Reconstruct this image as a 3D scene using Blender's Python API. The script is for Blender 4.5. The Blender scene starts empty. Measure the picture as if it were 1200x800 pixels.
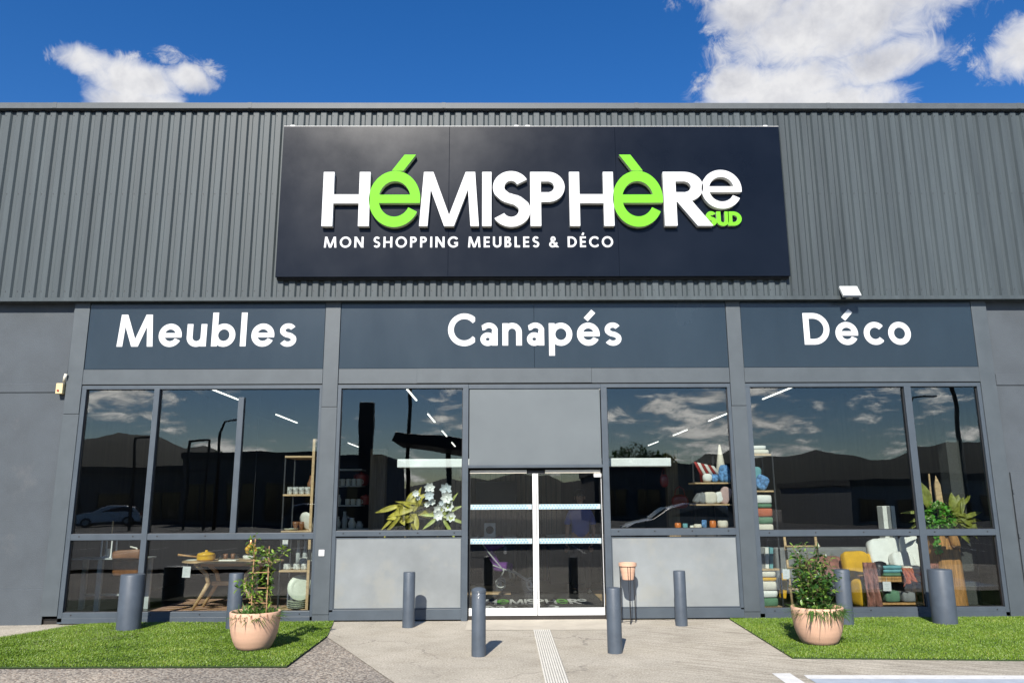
import bpy, bmesh, math, random
import numpy as np
from mathutils import Vector, Matrix, geometry
R = math.radians
random.seed(7)
rng = np.random.default_rng(7)
sc = bpy.context.scene
C = sc.collection

# ------------------------------------------------------------------ camera
cd = bpy.data.cameras.new("camera")
cam = bpy.data.objects.new("camera", cd); C.objects.link(cam)
cd.sensor_width = 36; cd.sensor_fit = 'HORIZONTAL'; cd.lens = 36 * 910 / 1200
cd.clip_start = 0.05; cd.clip_end = 5000
def cam_axes(p, y, r):
    fw = Vector((math.sin(y) * math.cos(p), math.cos(y) * math.cos(p), math.sin(p)))
    rt = Vector((math.cos(y), -math.sin(y), 0)); up = rt.cross(fw)
    return math.cos(r) * rt + math.sin(r) * up, -math.sin(r) * rt + math.cos(r) * up, fw
rt, up, fw = cam_axes(R(11.8226), R(0.6624), R(-0.3015))
cam.matrix_world = Matrix(((rt.x, up.x, -fw.x, 0), (rt.y, up.y, -fw.y, -11.3), (rt.z, up.z, -fw.z, 1.5776), (0, 0, 0, 1)))
sc.camera = cam

# ------------------------------------------------------------------ light and exposure
SUN_EL, SUN_AZ = R(37), math.atan2(-0.2, -1.0)          # azimuth measured from +Y towards +X
sun_dir = Vector((math.sin(SUN_AZ) * math.cos(SUN_EL), math.cos(SUN_AZ) * math.cos(SUN_EL), math.sin(SUN_EL)))
sl = bpy.data.lights.new("sun", 'SUN'); sl.energy = 4.6; sl.angle = R(0.53); sl.color = (1.0, 0.95, 0.87)
so = bpy.data.objects.new("sun", sl); C.objects.link(so)
so.rotation_euler = sun_dir.to_track_quat('Z', 'Y').to_euler(); so.location = sun_dir * 60
sc.view_settings.view_transform = 'Standard'; sc.view_settings.look = 'None'
sc.view_settings.exposure = 0.75; sc.view_settings.gamma = 1; sc.view_settings.use_curve_mapping = False
sc.render.engine = 'CYCLES'
cy = sc.cycles
cy.use_denoising = True; cy.max_bounces = 10; cy.diffuse_bounces = 3; cy.glossy_bounces = 4
cy.transmission_bounces = 6; cy.transparent_max_bounces = 24; cy.caustics_reflective = False; cy.caustics_refractive = False
cy.sample_clamp_indirect = 6

# ------------------------------------------------------------------ world: sky with broken cumulus
w = bpy.data.worlds.new("World"); sc.world = w; w.use_nodes = True
nt = w.node_tree; nt.nodes.clear()
def N(t, **k):
    n = nt.nodes.new(t)
    for a, b in k.items(): setattr(n, a, b)
    return n
def L(a, b): nt.links.new(a, b)
def setin(sock, v):
    if hasattr(v, 'is_output'): L(v, sock)
    else: sock.default_value = v
def mth(op, a, b=None, c=None, clamp=False):
    n = N('ShaderNodeMath', operation=op, use_clamp=clamp)
    setin(n.inputs[0], a)
    if b is not None: setin(n.inputs[1], b)
    if c is not None: setin(n.inputs[2], c)
    return n.outputs[0]
def dot(v, c):
    n = N('ShaderNodeVectorMath', operation='DOT_PRODUCT'); L(v, n.inputs[0]); n.inputs[1].default_value = c
    return n.outputs['Value']
def smooth(x, a, b):
    n = N('ShaderNodeMapRange', interpolation_type='SMOOTHSTEP'); L(x, n.inputs['Value'])
    n.inputs['From Min'].default_value = a; n.inputs['From Max'].default_value = b
    return n.outputs['Result']
def noise(v, scale, detail, rough, dist=0.0):
    n = N('ShaderNodeTexNoise'); L(v, n.inputs['Vector']); n.inputs['Scale'].default_value = scale
    n.inputs['Detail'].default_value = detail; n.inputs['Roughness'].default_value = rough
    n.inputs['Distortion'].default_value = dist
    return n.outputs['Fac']
def mixc(fac, a, b):
    n = N('ShaderNodeMix', data_type='RGBA'); setin(n.inputs['Factor'], fac)
    setin(n.inputs['A'], a); setin(n.inputs['B'], b)
    return n.outputs['Result']
tc = N('ShaderNodeTexCoord'); D = tc.outputs['Generated']
sky = N('ShaderNodeTexSky', sky_type='NISHITA'); sky.sun_disc = False
sky.sun_elevation = SUN_EL; sky.sun_rotation = SUN_AZ; sky.air_density = 1.0; sky.dust_density = 0.15; sky.ozone_density = 3.0
sky.altitude = 300
hs = N('ShaderNodeHueSaturation'); L(sky.outputs[0], hs.inputs['Color'])
hs.inputs['Saturation'].default_value = 1.34; hs.inputs['Value'].default_value = 1.75; hs.inputs['Hue'].default_value = 0.510
def dirv(az, el):
    az, el = R(az), R(el)
    return Vector((math.sin(az) * math.cos(el), math.cos(az) * math.cos(el), math.sin(el)))
# warp the direction a little so that cloud outlines billow
nz = N('ShaderNodeTexNoise'); L(D, nz.inputs['Vector']); nz.inputs['Scale'].default_value = 22; nz.inputs['Detail'].default_value = 5
vs = N('ShaderNodeVectorMath', operation='MULTIPLY_ADD'); L(nz.outputs['Color'], vs.inputs[0])
vs.inputs[1].default_value = (0.03, 0.03, 0.03); 
va = N('ShaderNodeVectorMath', operation='ADD'); L(D, va.inputs[0]); va.inputs[1].default_value = (-0.015, -0.015, -0.015)
L(va.outputs[0], vs.inputs[2]); WD = vs.outputs[0]
def blob(az, el, ru, rv, top=1.0):
    c = dirv(az, el); r = Vector((math.cos(R(az)), -math.sin(R(az)), 0)); u = r.cross(c)
    d = mth('MAXIMUM', dot(WD, c), 0.05)
    a = mth('DIVIDE', dot(WD, r), d); b = mth('DIVIDE', dot(WD, u), d)
    a = mth('DIVIDE', a, ru); b = mth('DIVIDE', b, rv)
    q = mth('ADD', mth('MULTIPLY', a, a), mth('MULTIPLY', b, b))
    return mth('MULTIPLY', mth('SUBTRACT', 1.0, q), top)
blobs = CLOUDS = [
    (-27.6, 27.4, .062, .030), (-30.2, 27.8, .042, .022), (-24.0, 28.2, .036, .020), (-27.0, 25.8, .070, .036),
    (-24.6, 29.4, .026, .016, .28), (-22.9, 28.9, .020, .016, .35),
    (26.0, 31.5, .150, .058), (22.0, 28.0, .110, .040), (19.6, 33.5, .060, .034), (31.0, 32.6, .100, .056), (28.5, 28.4, .085, .030),
    (24.0, 36.0, .16, .05), (18.6, 28.6, .055, .034), (25.0, 26.5, .10, .03),
    (37.6, 27.0, .055, .038), (-60, 34, .12, .04), (55, 38, .16, .05), (70, 25, .2, .05), (-75, 22, .18, .04)]
m = None
for b in blobs:
    q = blob(*b); m = q if m is None else mth('MAXIMUM', m, q)
m = mth('MAXIMUM', m, -1.5)
f1 = noise(D, 30, 15, 0.68, 0.9)
f2 = noise(D, 9, 6, 0.55)
dens = mth('ADD', m, mth('MULTIPLY', mth('SUBTRACT', f1, 0.5), mth('SUBTRACT', 3.0, mth('MULTIPLY', smooth(m, 0.1, 0.6), 2.0))))
dens = mth('ADD', dens, mth('MULTIPLY', mth('SUBTRACT', f2, 0.5), 0.9))
cov = mth('MULTIPLY', smooth(dens, 0.0, 1.0), smooth(m, -0.9, 0.0))
# the southern sky: rows of small cumulus low over the hills, seen mirrored in the glass
sx = N('ShaderNodeSeparateXYZ'); L(D, sx.inputs[0])
mp = N('ShaderNodeMapping'); L(D, mp.inputs['Vector']); mp.inputs['Scale'].default_value = (1, 1, 2.9)
g1 = noise(mp.outputs[0], 20, 12, 0.62, 0.3)
g2 = noise(mp.outputs[0], 6.0, 3, 0.5)
gd = mth('ADD', mth('MULTIPLY', g1, 1.0), mth('MULTIPLY', g2, 0.7))
south = smooth(mth('MULTIPLY', sx.outputs['Y'], -1.0), 0.0, 0.3)
band = mth('MULTIPLY', smooth(sx.outputs['Z'], 0.0, 0.03), mth('SUBTRACT', 1.0, smooth(sx.outputs['Z'], 0.22, 0.45)))
gc = mth('MULTIPLY', mth('MULTIPLY', smooth(gd, 0.86, 1.05), south), band)
# light and dark inside a cloud: thick parts turn grey, edges towards the sun stay white
va2 = N('ShaderNodeVectorMath', operation='ADD'); L(D, va2.inputs[0]); va2.inputs[1].default_value = (-0.010, -0.014, 0.018)
f1s = noise(va2.outputs[0], 13, 7, 0.55)
f1d = noise(D, 13, 7, 0.55)
edge = mth('MULTIPLY', mth('SUBTRACT', f1s, f1d), 2.6)
core = mth('MULTIPLY', smooth(dens, 0.55, 1.5), 0.55)
lit = noise(D, 11, 7, 0.6)
grey = mth('ADD', mth('ADD', core, edge), mth('MULTIPLY', mth('SUBTRACT', lit, 0.5), 0.9), clamp=True)
ccol = mixc(grey, (9.9, 9.9, 10.1, 1), (5.7, 5.9, 6.7, 1))
glow = mth('MULTIPLY', mth('MULTIPLY', south, mth('SUBTRACT', 1.0, smooth(sx.outputs['Z'], 0.12, 0.5))), 0.03)   # bright haze on the sun's side
skyc = mixc(gc, mixc(cov, mixc(glow, hs.outputs[0], (17, 19, 21, 1)), ccol), mixc(smooth(g1, .45, .7), (26, 26, 26, 1), (52, 51, 49, 1)))
bg = N('ShaderNodeBackground'); L(skyc, bg.inputs['Color']); bg.inputs['Strength'].default_value = 0.05
wo = N('ShaderNodeOutputWorld'); L(bg.outputs[0], wo.inputs['Surface'])
w.cycles.sampling_method = 'MANUAL'; w.cycles.sample_map_resolution = 1024

# ------------------------------------------------------------------ material helpers
def pm(name, col, rough=0.6, metal=0.0, var=0.08, scale=6.0, bump=0.0, bscale=60.0, spec=0.5, stretch=None, dirt=None, emit=None, estr=0.0, coat=0.0, bdist=0.01):
    ma = bpy.data.materials.new(name); ma.use_nodes = True
    t = ma.node_tree; p = t.nodes['Principled BSDF']
    p.inputs['Roughness'].default_value = rough; p.inputs['Metallic'].default_value = metal
    p.inputs['Specular IOR Level'].default_value = spec; p.inputs['Coat Weight'].default_value = coat
    co = t.nodes.new('ShaderNodeTexCoord'); vec = co.outputs['Object']
    if stretch:
        mpn = t.nodes.new('ShaderNodeMapping'); mpn.inputs['Scale'].default_value = stretch; t.links.new(vec, mpn.inputs['Vector']); vec = mpn.outputs[0]
    n = t.nodes.new('ShaderNodeTexNoise'); n.inputs['Scale'].default_value = scale; n.inputs['Detail'].default_value = 6; n.inputs['Roughness'].default_value = 0.62
    t.links.new(vec, n.inputs['Vector'])
    cr = t.nodes.new('ShaderNodeValToRGB')
    lo = [max(0, c * (1 - var * 2.2)) for c in col]; hi = [min(1, c * (1 + var * 2.2)) for c in col]
    cr.color_ramp.elements[0].position = 0.28; cr.color_ramp.elements[1].position = 0.72
    cr.color_ramp.elements[0].color = (*lo, 1); cr.color_ramp.elements[1].color = (*hi, 1)
    t.links.new(n.outputs['Fac'], cr.inputs['Fac']); outc = cr.outputs['Color']
    if dirt:
        dcol, dscale, thr, amt = dirt
        n2 = t.nodes.new('ShaderNodeTexNoise'); n2.inputs['Scale'].default_value = dscale; n2.inputs['Detail'].default_value = 8; n2.inputs['Roughness'].default_value = 0.7
        t.links.new(vec, n2.inputs['Vector'])
        mr = t.nodes.new('ShaderNodeMapRange'); mr.interpolation_type = 'SMOOTHSTEP'
        mr.inputs['From Min'].default_value = thr; mr.inputs['From Max'].default_value = thr + 0.15; mr.inputs['To Max'].default_value = amt
        t.links.new(n2.outputs['Fac'], mr.inputs['Value'])
        mx = t.nodes.new('ShaderNodeMix'); mx.data_type = 'RGBA'; t.links.new(mr.outputs[0], mx.inputs['Factor'])
        t.links.new(outc, mx.inputs['A']); mx.inputs['B'].default_value = (*dcol, 1); outc = mx.outputs['Result']
    t.links.new(outc, p.inputs['Base Color'])
    rr = t.nodes.new('ShaderNodeMapRange'); rr.inputs['To Min'].default_value = max(0.02, rough - 0.07); rr.inputs['To Max'].default_value = min(1, rough + 0.07)
    t.links.new(n.outputs['Fac'], rr.inputs['Value']); t.links.new(rr.outputs[0], p.inputs['Roughness'])
    if bump:
        nb = t.nodes.new('ShaderNodeTexNoise'); nb.inputs['Scale'].default_value = bscale; nb.inputs['Detail'].default_value = 4
        t.links.new(vec, nb.inputs['Vector'])
        bp = t.nodes.new('ShaderNodeBump'); bp.inputs['Strength'].default_value = bump; bp.inputs['Distance'].default_value = bdist
        t.links.new(nb.outputs['Fac'], bp.inputs['Height']); t.links.new(bp.outputs[0], p.inputs['Normal'])
    if emit:
        p.inputs['Emission Color'].default_value = (*emit, 1); p.inputs['Emission Strength'].default_value = estr
    return ma

def glass_mat(name, tint=(0.86, 0.89, 0.88), refl=0.068, wav=0.0):
    ma = bpy.data.materials.new(name); ma.use_nodes = True; t = ma.node_tree; t.nodes.clear()
    o = t.nodes.new('ShaderNodeOutputMaterial'); mx = t.nodes.new('ShaderNodeMixShader')
    tr = t.nodes.new('ShaderNodeBsdfTransparent'); tr.inputs[0].default_value = (*tint, 1)
    gl = t.nodes.new('ShaderNodeBsdfGlossy'); gl.inputs['Roughness'].default_value = 0.0
    lw = t.nodes.new('ShaderNodeLayerWeight'); lw.inputs['Blend'].default_value = 0.5
    pw = t.nodes.new('ShaderNodeMath'); pw.operation = 'POWER'; t.links.new(lw.outputs['Facing'], pw.inputs[0]); pw.inputs[1].default_value = 5
    ml = t.nodes.new('ShaderNodeMath'); ml.operation = 'MULTIPLY_ADD'; t.links.new(pw.outputs[0], ml.inputs[0]); ml.inputs[1].default_value = 1 - refl; ml.inputs[2].default_value = refl
    t.links.new(ml.outputs[0], mx.inputs[0]); t.links.new(tr.outputs[0], mx.inputs[1]); t.links.new(gl.outputs[0], mx.inputs[2])
    if wav:
        co = t.nodes.new('ShaderNodeTexCoord')
        nb = t.nodes.new('ShaderNodeTexNoise'); nb.inputs['Scale'].default_value = 1.1; nb.inputs['Detail'].default_value = 1.5
        t.links.new(co.outputs['Object'], nb.inputs['Vector'])
        bp = t.nodes.new('ShaderNodeBump'); bp.inputs['Strength'].default_value = 1; bp.inputs['Distance'].default_value = wav
        t.links.new(nb.outputs['Fac'], bp.inputs['Height']); t.links.new(bp.outputs[0], gl.inputs['Normal'])
    t.links.new(mx.outputs[0], o.inputs['Surface'])
    return ma

# ------------------------------------------------------------------ mesh helpers
OFF = {}
class MB:
    def __init__(s): s.v = []; s.f = []; s.mi = []; s.cur = 0
    def add(s, verts, faces):
        b = len(s.v); s.v += [tuple(p) for p in verts]
        s.f += [tuple(b + i for i in f) for f in faces]; s.mi += [s.cur] * len(faces)
        return s
    def box(s, x0, x1, y0, y1, z0, z1):
        return s.add([(x0, y0, z0), (x1, y0, z0), (x1, y1, z0), (x0, y1, z0), (x0, y0, z1), (x1, y0, z1), (x1, y1, z1), (x0, y1, z1)],
                     [(0, 3, 2, 1), (4, 5, 6, 7), (0, 1, 5, 4), (1, 2, 6, 5), (2, 3, 7, 6), (3, 0, 4, 7)])
    def obox(s, c, size, rz=0.0, rx=0.0, ry=0.0):
        M = Matrix.Translation(c) @ Matrix.Rotation(rz, 4, 'Z') @ Matrix.Rotation(rx, 4, 'X') @ Matrix.Rotation(ry, 4, 'Y')
        h = [d / 2 for d in size]; vs = [M @ Vector((a * h[0], b * h[1], g * h[2])) for a, b, g in
             ((-1, -1, -1), (1, -1, -1), (1, 1, -1), (-1, 1, -1), (-1, -1, 1), (1, -1, 1), (1, 1, 1), (-1, 1, 1))]
        return s.add(vs, [(0, 3, 2, 1), (4, 5, 6, 7), (0, 1, 5, 4), (1, 2, 6, 5), (2, 3, 7, 6), (3, 0, 4, 7)])
    def tube(s, pts, r, n=8, caps=True):
        pts = [Vector(p) for p in pts]; rs = r if isinstance(r, (list, tuple)) else [r] * len(pts)
        vs = []; fs = []; ref = None
        for i, p in enumerate(pts):
            t = (pts[min(i + 1, len(pts) - 1)] - pts[max(i - 1, 0)]).normalized()
            if ref is None: ref = Vector((0, 0, 1)) if abs(t.z) < 0.9 else Vector((1, 0, 0))
            a = (ref - t * ref.dot(t)).normalized(); ref = a; b = t.cross(a)
            for k in range(n):
                q = 2 * math.pi * k / n; vs.append(p + (a * math.cos(q) + b * math.sin(q)) * rs[i])
        for i in range(len(pts) - 1):
            for k in range(n):
                k2 = (k + 1) % n; fs.append((i * n + k, i * n + k2, (i + 1) * n + k2, (i + 1) * n + k))
        if caps: fs.append(tuple(range(n))[::-1]); fs.append(tuple((len(pts) - 1) * n + k for k in range(n)))
        return s.add(vs, fs)
    def lathe(s, cx, cy, prof, n=32, caps=(True, True), sx=1.0, sy=1.0):
        vs = [(cx + r * sx * math.cos(2 * math.pi * k / n), cy + r * sy * math.sin(2 * math.pi * k / n), z) for r, z in prof for k in range(n)]
        fs = [(i * n + k, i * n + (k + 1) % n, (i + 1) * n + (k + 1) % n, (i + 1) * n + k) for i in range(len(prof) - 1) for k in range(n)]
        if caps[0]: fs.append(tuple(range(n))[::-1])
        if caps[1]: fs.append(tuple((len(prof) - 1) * n + k for k in range(n)))
        return s.add(vs, fs)
    def pill(s, c, size, e=0.55, rz=0.0, rx=0.0, ry=0.0, n=20, m=12, lump=0.0):
        M = Matrix.Translation(c) @ Matrix.Rotation(rz, 4, 'Z') @ Matrix.Rotation(rx, 4, 'X') @ Matrix.Rotation(ry, 4, 'Y')
        sg = lambda x: math.copysign(abs(x) ** e, x); vs = []; fs = []
        ph = random.random() * 9
        for j in range(m + 1):
            t = -math.pi / 2 + math.pi * j / m
            for k in range(n):
                q = 2 * math.pi * k / n
                p = Vector((sg(math.cos(t)) * sg(math.cos(q)) * size[0] / 2, sg(math.cos(t)) * sg(math.sin(q)) * size[1] / 2, sg(math.sin(t)) * size[2] / 2))
                if lump: p *= 1 + lump * math.sin(3 * q + ph + 2 * t) + lump * .6 * math.sin(7 * q - ph + 5 * t)
                vs.append(M @ p)
        for j in range(m):
            for k in range(n): fs.append((j * n + k, j * n + (k + 1) % n, (j + 1) * n + (k + 1) % n, (j + 1) * n + k))
        return s.add(vs, fs)
    def leaf(s, p, d, nrm, ln, wd, curl=0.25, seg=3):
        d = Vector(d).normalized(); nrm = Vector(nrm); nrm = (nrm - d * nrm.dot(d)); nrm = nrm.normalized() if nrm.length > 1e-4 else d.orthogonal().normalized()
        sd = d.cross(nrm); p = Vector(p); vs = []; fs = []
        for i in range(seg + 1):
            u = i / seg; wdt = wd * 0.5 * (math.sin(math.pi * min(1, u * 0.92 + 0.08)) ** 0.8); cpt = p + d * ln * u - nrm * curl * ln * u * u
            vs += [cpt - sd * wdt + nrm * wdt * .35, cpt, cpt + sd * wdt + nrm * wdt * .35]
        for i in range(seg):
            a = i * 3; fs += [(a, a + 1, a + 4, a + 3), (a + 1, a + 2, a + 5, a + 4)]
        return s.add(vs, fs)
    def build(s, name, mat, parent=None, smooth=False, bevel=0.0, loc=None, seg=2):
        if parent is not None: off = OFF[parent.name]
        elif loc is not None: off = Vector(loc)
        else:
            a = np.array(s.v); off = Vector(((a[:, 0].min() + a[:, 0].max()) / 2, (a[:, 1].min() + a[:, 1].max()) / 2, a[:, 2].min()))
        me = bpy.data.meshes.new(name)
        me.from_pydata([(p[0] - off.x, p[1] - off.y, p[2] - off.z) for p in s.v], [], s.f)
        mats = mat if isinstance(mat, (list, tuple)) else [mat]
        for ma in mats: me.materials.append(ma)
        if len(mats) > 1: me.polygons.foreach_set('material_index', s.mi)
        o = bpy.data.objects.new(name, me); C.objects.link(o)
        if smooth: me.polygons.foreach_set('use_smooth', [True] * len(me.polygons))
        if smooth == 'auto':
            me.set_sharp_from_angle(angle=R(38))
        if bevel:
            b = o.modifiers.new('bevel', 'BEVEL'); b.width = bevel; b.segments = seg; b.limit_method = 'ANGLE'; b.angle_limit = R(40)
        if parent is not None: o.parent = parent
        else: o.location = off
        OFF[o.name] = off
        me.update()
        return o

def thing(name, label, cat, loc=(0, 0, 0), group=None):
    o = bpy.data.objects.new(name, None); C.objects.link(o); o.location = loc; o.empty_display_size = 0.1
    OFF[o.name] = Vector(loc); o['label'] = label; o['category'] = cat
    if group: o['group'] = group
    return o
def tag(o, label, cat, group=None):
    o['label'] = label; o['category'] = cat
    if group: o['group'] = group
    return o
def struct(o): o['kind'] = 'structure'; return o
def dup(root, delta, label=None, name=None):
    def cp(o, par):
        c = o.copy(); C.objects.link(c)
        if par is not None: c.parent = par
        for ch in [x for x in KIDS(o)]: cp(ch, c)
        return c
    KIDS = lambda o: [x for x in bpy.data.objects if x.parent == o]
    r = cp(root, None); r.location = Vector(root.location) + Vector(delta)
    OFF[r.name] = OFF[root.name] + Vector(delta)
    if label: r['label'] = label
    return r
def sheet(pts, z): 
    m_ = MB(); m_.add([(x, y, z if not callable(z) else z(x)) for x, y in pts], [tuple(range(len(pts)))]); return m_

# ------------------------------------------------------------------ lettering: a geometric sans drawn as distance fields
GX = 150
class Gl:                                            # canvas of one glyph, cap height 1
    def __init__(s, wd, x0=-0.15, z0=-0.4, z1=1.42):
        s.n = int((wd + 0.3) * GX); s.m = int((z1 - z0) * GX); s.x0 = x0; s.z0 = z0; s.w = wd
        s.X, s.Y = np.meshgrid(x0 + (np.arange(s.n) + .5) / GX, z0 + (np.arange(s.m) + .5) / GX, indexing='ij')
        s.d = np.full(s.X.shape, 9.0)
    def u(s, d): s.d = np.minimum(s.d, d); return s
    def cut(s, d): s.d = np.maximum(s.d, -d); return s
    def seg(s, a, b, wd):
        ax, ay = a; bx, by = b; ln = math.hypot(bx - ax, by - ay); tx, ty = (bx - ax) / ln, (by - ay) / ln
        px, py = s.X - (ax + bx) / 2, s.Y - (ay + by) / 2
        qx, qy = np.abs(px * tx + py * ty) - ln / 2, np.abs(-px * ty + py * tx) - wd / 2
        return np.minimum(np.maximum(qx, qy), 0) + np.hypot(np.maximum(qx, 0), np.maximum(qy, 0))
    def ring(s, cx, cy, rx, ry, wd):                 # outer radii rx, ry, stroke wd
        def el(a, b):
            k = np.hypot((s.X - cx) / a, (s.Y - cy) / b); g = np.hypot((s.X - cx) / a ** 2, (s.Y - cy) / b ** 2) + 1e-6
            return k * (k - 1) / g
        return np.maximum(el(rx, ry), -el(rx - wd, ry - wd))
    def half(s, nx, ny, c): return s.X * nx + s.Y * ny - c          # negative where n.p < c
    def rect(s, x0, x1, y0, y1): return np.maximum(np.maximum(x0 - s.X, s.X - x1), np.maximum(y0 - s.Y, s.Y - y1))
    def path(s, pts, wd):
        d = np.full(s.X.shape, 9.0)
        for (ax, ay), (bx, by) in zip(pts[:-1], pts[1:]):
            ex, ey = bx - ax, by - ay; px, py = s.X - ax, s.Y - ay
            t = np.clip((px * ex + py * ey) / (ex * ex + ey * ey + 1e-9), 0, 1); d = np.minimum(d, np.hypot(px - ex * t, py - ey * t))
        d = d - wd / 2
        for p, q in ((pts[0], pts[1]), (pts[-1], pts[-2])):
            tx, ty = p[0] - q[0], p[1] - q[1]; l_ = math.hypot(tx, ty); tx /= l_; ty /= l_
            near = np.hypot(s.X - p[0], s.Y - p[1]) < wd * 0.62
            d = np.where(near, np.maximum(d, (s.X - p[0]) * tx + (s.Y - p[1]) * ty), d)
        return d
def s_curve(cx, z0, z1, wd, t):                      # spine of an S
    h = (z1 - z0) - t; rx = wd / 2 - t / 2; r = h / 4; P_ = []
    zc1, zc0 = z1 - t / 2 - r, z0 + t / 2 + r
    for a in np.linspace(R(28), R(205), 22): P_.append((cx + rx * .93 * math.cos(a), zc1 + r * math.sin(a)))
    for a in np.linspace(R(205), R(265), 5)[1:]: P_.append((cx + rx * .93 * math.cos(a) * 0.9, zc1 + r * math.sin(a) * .97))
    Q_ = []
    for a in np.linspace(R(-152), R(25), 22): Q_.append((cx + rx * math.cos(a), zc0 + r * math.sin(a)))
    for a in np.linspace(R(25), R(85), 5)[1:]: Q_.append((cx + rx * math.cos(a) * 0.9, zc0 + r * math.sin(a) * .97))
    return P_ + Q_[::-1]
def glyph(ch, t):
    x = 0.70                                          # x-height
    if ch == 'H': g = Gl(.78); g.u(g.seg((t/2, 0), (t/2, 1), t)); g.u(g.seg((.78-t/2, 0), (.78-t/2, 1), t)); g.u(g.seg((t/2, .5), (.78-t/2, .5), t*.92))
    elif ch == 'M':
        g = Gl(1.10); W_ = 1.10; g.u(g.path([(t*.5, -.02), (t*.5+.075, 1.02)], t*.98)); g.u(g.path([(W_-t*.5, -.02), (W_-t*.5-.075, 1.02)], t*.98))
        g.u(g.path([(t*.5+.045, 1.12), (W_/2+.015, -.06)], t*.98)); g.u(g.path([(W_-t*.5-.045, 1.12), (W_/2-.015, -.06)], t*.98))
        g.cut(g.rect(-1, 3, 1.0, 3)); g.cut(g.rect(-1, 3, -1, 0))
    elif ch == 'I': g = Gl(t); g.u(g.seg((t/2, 0), (t/2, 1), t))
    elif ch == 'l': g = Gl(t); g.u(g.seg((t/2, 0), (t/2, 1.06), t))
    elif ch == 'S': g = Gl(.60); g.u(g.path(s_curve(.30, -.015, 1.015, .60, t), t))
    elif ch == 's': g = Gl(.52); g.u(g.path(s_curve(.26, -.015, x+.015, .52, t*.90), t*.90))
    elif ch in 'PRB':
        wd = .58 if ch != 'B' else .55; g = Gl(.60 if ch == 'P' else .64 if ch == 'R' else .60); hh = .56 if ch != 'B' else .52
        zt = 1.0; zb = 1 - hh; r_ = hh / 2
        g.u(g.seg((t/2, 0), (t/2, 1), t))
        ring = np.maximum(g.ring(wd-r_, 1-r_, r_, r_, t), -(g.X-(wd-r_)))
        g.u(ring); g.u(g.seg((t/2, 1-t/2), (wd-r_, 1-t/2), t)); g.u(g.seg((t/2, zb+t/2), (wd-r_, zb+t/2), t))
        if ch == 'R': g.u(np.maximum(g.path([(.23, .56), (.66, -.12)], t*1.05), np.maximum(-g.Y, g.Y-.5)))
        if ch == 'B':
            h2 = .54; r2 = h2/2; g.u(np.maximum(g.ring(.60-r2, r2, r2, r2, t), -(g.X-(.60-r2)))); g.u(g.seg((t/2, t/2), (.60-r2, t/2), t)); g.u(g.seg((t/2, h2-t/2), (.60-r2, h2-t/2), t))
    elif ch == 'D':
        g = Gl(.80); r_ = .5; g.u(g.seg((t/2, 0), (t/2, 1), t)); g.u(np.maximum(g.ring(.30, .5, r_, r_, t), -(g.X-.30)))
        g.u(g.seg((t/2, 1-t/2), (.31, 1-t/2), t)); g.u(g.seg((t/2, t/2), (.31, t/2), t))
    elif ch == 'O': g = Gl(1.0); g.u(g.ring(.5, .5, .5, .515, t))
    elif ch == 'C': g = Gl(.84); g.u(g.ring(.5, .5, .5, .515, t)); g.cut(np.maximum(np.maximum(g.half(-.62, .78, -.62*.5+.78*.5), g.half(-.62, -.78, -.62*.5-.78*.5)), .5-g.X)); g.cut(g.rect(.83, 3, -1, 2))
    elif ch == 'G':
        g = Gl(.92); g.u(g.ring(.5, .5, .5, .515, t)); g.cut(np.maximum(np.maximum(g.half(-.62, .78, -.62*.5+.78*.5), .5-g.Y), .5-g.X)); g.cut(g.rect(.90, 3, -1, 2))
        g.cut(g.rect(.74, 3, .46, .62)); g.u(g.seg((.90-t/2, .16), (.90-t/2, .5), t)); g.u(g.seg((.56, .5-t*.46), (.90, .5-t*.46), t*.92))
    elif ch == 'N':
        g = Gl(.80); g.u(g.seg((t/2, 0), (t/2, 1), t)); g.u(g.seg((.80-t/2, 0), (.80-t/2, 1), t)); g.u(np.maximum(g.path([(t*.45-.06, 1.09), (.80-t*.45+.06, -.09)], t*1.08), np.maximum(-g.Y, g.Y-1)))
    elif ch == 'U':
        g = Gl(.74); r_ = .37; g.u(np.maximum(g.ring(.37, .355, r_, r_, t), g.Y-.355)); g.u(g.seg((t/2, .35), (t/2, 1), t)); g.u(g.seg((.74-t/2, .35), (.74-t/2, 1), t))
    elif ch in ('E', 'É'):
        g = Gl(.53); g.u(g.seg((t/2, 0), (t/2, 1), t))
        for z in (t/2, .5, 1-t/2): g.u(g.seg((t/2, z), (.53 if z != .5 else .50, z), t*.95))
        if ch == 'É': g.u(g.path([(.22, 1.12), (.34, 1.34)], t*.95))
    elif ch == 'L': g = Gl(.48); g.u(g.seg((t/2, 0), (t/2, 1), t)); g.u(g.seg((t/2, t/2), (.48, t/2), t))
    elif ch == '&':
        g = Gl(.78); g.u(g.ring(.36, .755, .225, .255, t*.92)); g.u(g.ring(.31, .265, .30, .28, t*.95)); g.cut(np.maximum(g.rect(.36, 1, .30, .60), g.half(.80, -.60, .25)))
        g.u(np.maximum(g.path([(.20, .70), (.80, -.05)], t), np.maximum(-g.Y, g.Y-.72))); g.u(g.path([(.47, .04), (.70, .44)], t*.9))
    elif ch in ('e', 'é', 'è', 'ê'):
        r_ = x/2; g = Gl(.70); g.u(g.ring(r_, r_, r_, r_+.012, t)); g.cut(np.maximum(np.maximum(g.half(0, 1, r_-.05*0-t*.40), g.half(-.42, -.9, -.42*r_-.9*r_+.02)), r_-g.X))
        g.u(np.maximum(g.seg((t*.5, r_), (x-.02, r_), t*.80), np.hypot(g.X-r_, g.Y-r_)-r_))
        if ch == 'é': g.u(g.path([(.28, .81), (.52, 1.07)], t*.92))
    elif ch in 'bp':
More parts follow.
